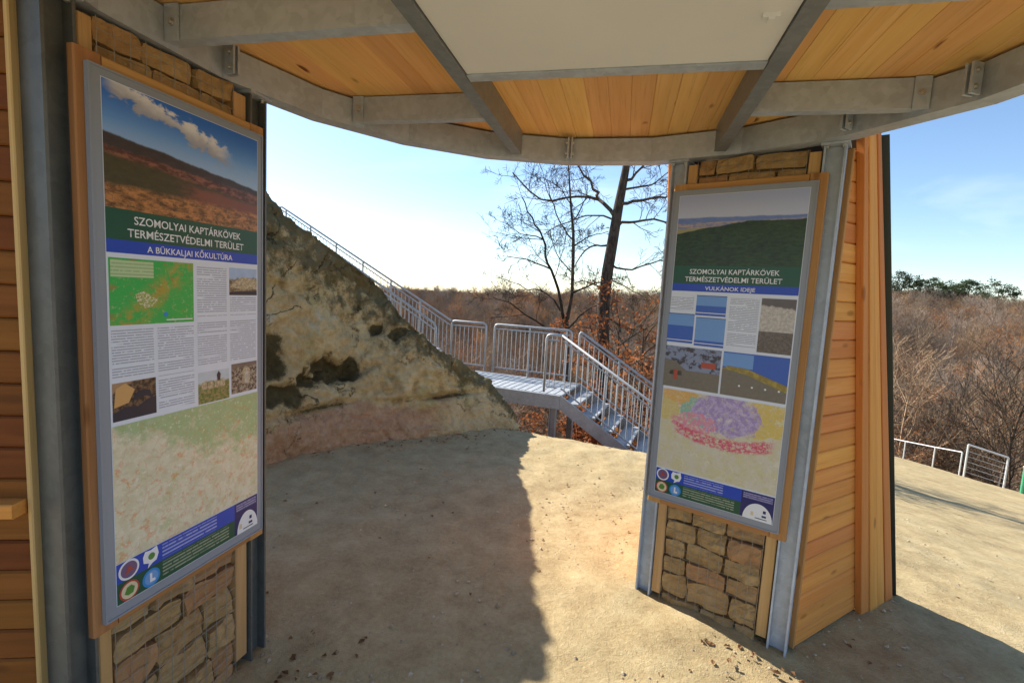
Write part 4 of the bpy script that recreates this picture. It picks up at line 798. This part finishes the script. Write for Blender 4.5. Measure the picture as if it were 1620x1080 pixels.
single_tree(2, polar(512, 62), 2.6, 1.35, 'faint bare treetop left of the one behind the handrail', group='bare trees behind the rock')
RMIN = .005
# saplings with rusty leaves round the lower flight
for i, (px_, r, sc, lab) in enumerate(((985, 10.6, .72, 'oak sapling full of rusty leaves beside the thick oak trunk'), (1025, 10.2, .66, 'oak sapling with orange leaves against the right pillar edge'), (930, 9.6, .25, 'low rusty leaved shrub under the landing stairs'), (1000, 9.4, .25, 'low rusty leaved shrub below the stair treads'))):
    p = polar(px_, r); rg = np.random.default_rng(50 + i); T = thing('oak_sapling', p, lab, 'sapling', 'rusty leaved oak saplings'); s_, c_, l_ = MB(), MB(), MB(); tips = []
    H = 8 * sc; s_.tube([p - V(0, 0, .2), p + V(.05, 0, H * .4), p + V(-.03, .05, H * .8)], [.035, .026, .01], 6)
    for k in range(12):
        f = .25 + .75 * k / 12; an = k * 2.4; b = p + V(0, 0, H * .8 * f); grow(c_, b, V(math.cos(an), math.sin(an), .5), H * .32 * (1.1 - .5 * f), .014, 2, rg, .05, (5, 4), .7, tips, (4, 3, 3, 3))
    leaves(l_, tips, rg, 1700, .05, .07); s_.build('stem', M['bark'], T); c_.build('branches', M['bark'], T); l_.build('dry_leaves', M['rust'], T)

# wood on the slopes: too many to count
rg = np.random.default_rng(5); pts = []
for _ in range(16000):
    az = math.radians(rg.uniform(-36, 56)); r = math.sqrt(rg.uniform(20 ** 2, 285 ** 2)); x, y = r * math.sin(az), r * math.cos(az)
    if r < 60 and rg.random() < .25: continue
    if len(pts) >= 6200: break
    if r < 42 and math.degrees(az) > 30 and (r < 29 or rg.random() < .5): continue
    if math.degrees(az) < -14 and r < 60: continue
    z = float(terrain(x, y))
    if r < 130 and (z + 9 - CAMZ) / r > -.05 * (1 - r / 140): continue
    pts.append((x, y, z - .1))
extra = 0
while extra < 300:                             # denser on the near slopes, where the bottom of the view is filled
    az = math.radians(rg.uniform(-14, 50)); r = rg.uniform(17, 60); x, y = r * math.sin(az), r * math.cos(az); z = float(terrain(x, y))
    if (z + 9 - CAMZ) / r > -.045 or (math.degrees(az) > 30 and r < 29): continue
    pts.append((x, y, z - .1)); extra += 1
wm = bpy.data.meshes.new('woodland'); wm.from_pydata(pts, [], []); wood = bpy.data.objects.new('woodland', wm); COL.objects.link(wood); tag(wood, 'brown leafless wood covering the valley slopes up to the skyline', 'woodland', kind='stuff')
ng = bpy.data.node_groups.new('woodland_scatter', 'GeometryNodeTree'); ng.interface.new_socket('Geometry', in_out='INPUT', socket_type='NodeSocketGeometry'); ng.interface.new_socket('Geometry', in_out='OUTPUT', socket_type='NodeSocketGeometry')
N_ = ng.nodes.new; gi_, go_ = N_('NodeGroupInput'), N_('NodeGroupOutput'); ci = N_('GeometryNodeCollectionInfo'); ci.inputs['Collection'].default_value = srcs; ci.inputs['Separate Children'].default_value = True
iop = N_('GeometryNodeInstanceOnPoints'); iop.inputs['Pick Instance'].default_value = True
rv = N_('FunctionNodeRandomValue'); rv.data_type = 'FLOAT_VECTOR'; rv.inputs[0].default_value = (-.06, -.06, 0); rv.inputs[1].default_value = (.06, .06, 6.28)
rs = N_('FunctionNodeRandomValue'); rs.data_type = 'FLOAT'; rs.inputs[2].default_value = .40; rs.inputs[3].default_value = 1.08; rs.inputs[8].default_value = 3
ri = N_('FunctionNodeRandomValue'); ri.data_type = 'INT'; ri.inputs[4].default_value = 0; ri.inputs[5].default_value = 4; ri.inputs[8].default_value = 9
L_ = ng.links.new; L_(gi_.outputs[0], iop.inputs['Points']); L_(ci.outputs[0], iop.inputs['Instance']); L_(rv.outputs[0], iop.inputs['Rotation']); L_(rs.outputs[1], iop.inputs['Scale']); L_(ri.outputs[2], iop.inputs['Instance Index']); L_(iop.outputs[0], go_.inputs[0])
md = wood.modifiers.new('scatter', 'NODES'); md.node_group = ng

# pines on the right skyline
def pine(px_, r, h, label):
    h *= .84; p = polar(px_, r); rg = np.random.default_rng(int(px_)); T = thing('pine_tree', p, label, 'pine', 'pines on the right skyline'); s_, c_ = MB(), MB()
    s_.tube([p - V(0, 0, .3), p + V(0, 0, h * .9)], [.2, .08], 7)
    for k in range(60):
        f = rg.uniform(.22, 1); an = rg.uniform(0, 6.28); w = h * .34 * math.sqrt(max(.05, 1 - ((f - .62) / .42) ** 2)) * rg.uniform(.3, 1); c = p + V(math.cos(an) * w, math.sin(an) * w, h * f)
        for _ in range(45):
            q = c + rg.normal(size=3) * V(.55, .55, .36) * h / 13; a = rvec(rg) * .30; b = norm(np.cross(a, rvec(rg))) * .15; c_.add([q - a, q - b, q + a, q + b], [(0, 1, 2, 3)])
    s_.build('trunk', M['bark'], T); c_.build('crown', M['needles'], T)
for px_, r, h, lab in ((1416, 235, 18, 'dark pine on the skyline touching the right pillar edge'), (1434, 240, 17, 'second skyline pine from the right pillar edge'), (1452, 236, 15, 'third skyline pine from the right pillar edge'), (1472, 243, 16, 'fourth skyline pine from the right pillar edge'), (1493, 238, 15.5, 'fifth skyline pine from the right pillar edge'), (1512, 241, 15, 'small pine at the middle of the skyline row'), (1530, 236, 16, 'rounded skyline pine left of the gap in the row'), (1578, 225, 17, 'lone broad pine on the skyline right of the gap')): pine(px_, r, h, lab)

# ------------------------------------------------------------------ handrail and gate on the right slope
def white_mat(): return plain('white_painted_steel', (.66, .67, .66), .5, .2)
M['white'] = white_mat(); M['green_paint'] = plain('green_painted_steel', (.06, .30, .16), .5)
def hit(px_, py_):
    d = np.array(fw * 767.926 + rt * (px_ - 810) + up * (540 - py_)); d /= np.linalg.norm(d); t = 3.0
    while t < 60:
        p = V(0, 0, CAMZ) + d * t
        if p[2] < float(terrain(p[0], p[1])): return p
        t += .03
    return V(0, 0, CAMZ) + d * 16
G0, G1 = polar(1525, 20.4, 750), polar(1590, 20.6, 757)
gate = thing('gate', G0, 'white metal gate frame with wire bars on the right slope', 'gate')
mb = MB()
T0, T1 = G0 + V(0, 0, 1.02), G1 + V(0, 0, .98)
for nm, a, b in (('gate_post', G0 - V(0, 0, .2), T0), ('gate_post', G1 - V(0, 0, .2), T1), ('top_rail', T0, T1)):
    mb = MB(); mb.tube([a, b], .026, 8); mb.build(nm, M['white'], gate)
for i in range(1, 6):
    mb = MB(); z = i / 6 * .98; mb.tube([G0 + V(0, 0, z), G1 + V(0, 0, z * .96)], .006, 5); mb.build('wire_bar', M['white'], gate)
fence = thing('handrail', polar(1430, 22.2, 738), 'low white handrail running left from the white gate', 'railing')
fp = [polar(x, r, 738) for x, r in ((1395, 22.6), (1427, 22.2), (1475, 21.6), (1519, 21.0))]
for p in fp: mb = MB(); mb.tube([p - V(0, 0, .2), p + V(0, 0, .80)], .02, 8); mb.build('post', M['white'], fence)
for a, b in zip(fp[:-1], fp[1:]):
    for z in (.80,): mb = MB(); mb.tube([a + V(0, 0, z), b + V(0, 0, z)], .016, 8); mb.build('rail', M['white'], fence)
gp = polar(1621, 19.0, 755); g = thing('marker_post', gp, 'short green post cut off by the right picture edge', 'post'); mb = MB(); mb.tube([gp - V(0, 0, .2), gp + V(0, 0, .75)], .05, 10); mb.build('shaft', M['green_paint'], g); mb = MB(); mb.tube([gp + V(0, 0, .752), gp + V(0, 0, .80)], [.058, .03], 10); mb.build('cap', M['white'], g)

# ------------------------------------------------------------------ small things on the ground
def scatter(name, n, sampler, maker, mats, label, cat_):
    mb = MB()
    for _ in range(n):
        x, y = sampler(); maker(mb, x, y, float(terrain(x, y)))
    tag(mb.build(name, mats), label, cat_, kind='stuff')
rg = np.random.default_rng(77)
def pebble(mb, x, y, z, smin=.004, smax=.016):
    s = smin + (smax - smin) * rg.random() ** 3; vs = []
    for a in ((1, 0, 0), (-1, 0, 0), (0, 1, 0), (0, -1, 0), (0, 0, 1), (0, 0, -1)): vs.append(V(x, y, z + s * .15) + V(*a) * s * rg.uniform(.6, 1.3) * V(1, 1, .6))
    mb.add(vs, [(0, 2, 4), (2, 1, 4), (1, 3, 4), (3, 0, 4), (2, 0, 5), (1, 2, 5), (3, 1, 5), (0, 3, 5)])
def deadleaf(mb, x, y, z):
    s = rg.uniform(.009, .021); a = rg.uniform(0, 6.28); ca, sa = math.cos(a), math.sin(a); h = rg.uniform(.004, .016)
    P = [(-1, 0, .2), (-.3, -.55, 1), (.4, -.5, .6), (1, 0, .3), (.4, .5, 1), (-.3, .55, .4)]
    mb.add([(x + s * (ca * p - sa * q), y + s * (sa * p + ca * q), z + .004 + h * w) for p, q, w in P], [(0, 1, 2, 3), (0, 3, 4, 5)])
M['pebble'] = plain('pebbles', (.42, .34, .24), .9, 0, .2, .35, 20)
def s_near():
    r = 1.2 + 6 * rg.random() ** 1.3; a = math.radians(rg.uniform(-52, 52)); return r * math.sin(a), r * math.cos(a)
scatter('pebbles', 3800, s_near, pebble, M['pebble'], 'small stones strewn over the trodden sand', 'pebbles')
def s_leaf():
    k = rg.random()
    if k < .16: t = rg.random(); return -1.02 + .35 * rg.random() ** 2.2 + .12 * t, 1.55 + .75 * t                       # by the left pillar
    if k < .5: t = rg.random(); i = t * 5.2; f = cat(np.array(rock_sections()[0]), np.array([i]))[0]; return f[0] + abs(rg.normal()) * .12, f[1] - abs(rg.normal()) * .12
    if k < .56: return rg.uniform(.9, 1.5), rg.uniform(2.1, 2.5)
    if k < .64: t = rg.random(); return .95 + .5 * t + rg.normal() * .04, 2.5 - .38 * t - abs(rg.normal()) * .06
    return s_near()
scatter('fallen_leaves', 260, s_leaf, deadleaf, M['litter'], 'dry brown leaves lying by the rock and the left pillar', 'leaves')
def s_slope():
    while True:
        x, y = rg.uniform(-.3, 4.5), rg.uniform(6, 12)
        if .367 * (x - .1) + .93 * (y - 6.25) > .25: return x, y
def bigleaf(mb, x, y, z): deadleaf(mb, x, y, z + .01); 
scatter('slope_leaves', 4500, s_slope, bigleaf, M['rust'], 'rusty fallen leaves on the slope under the landing', 'leaves')
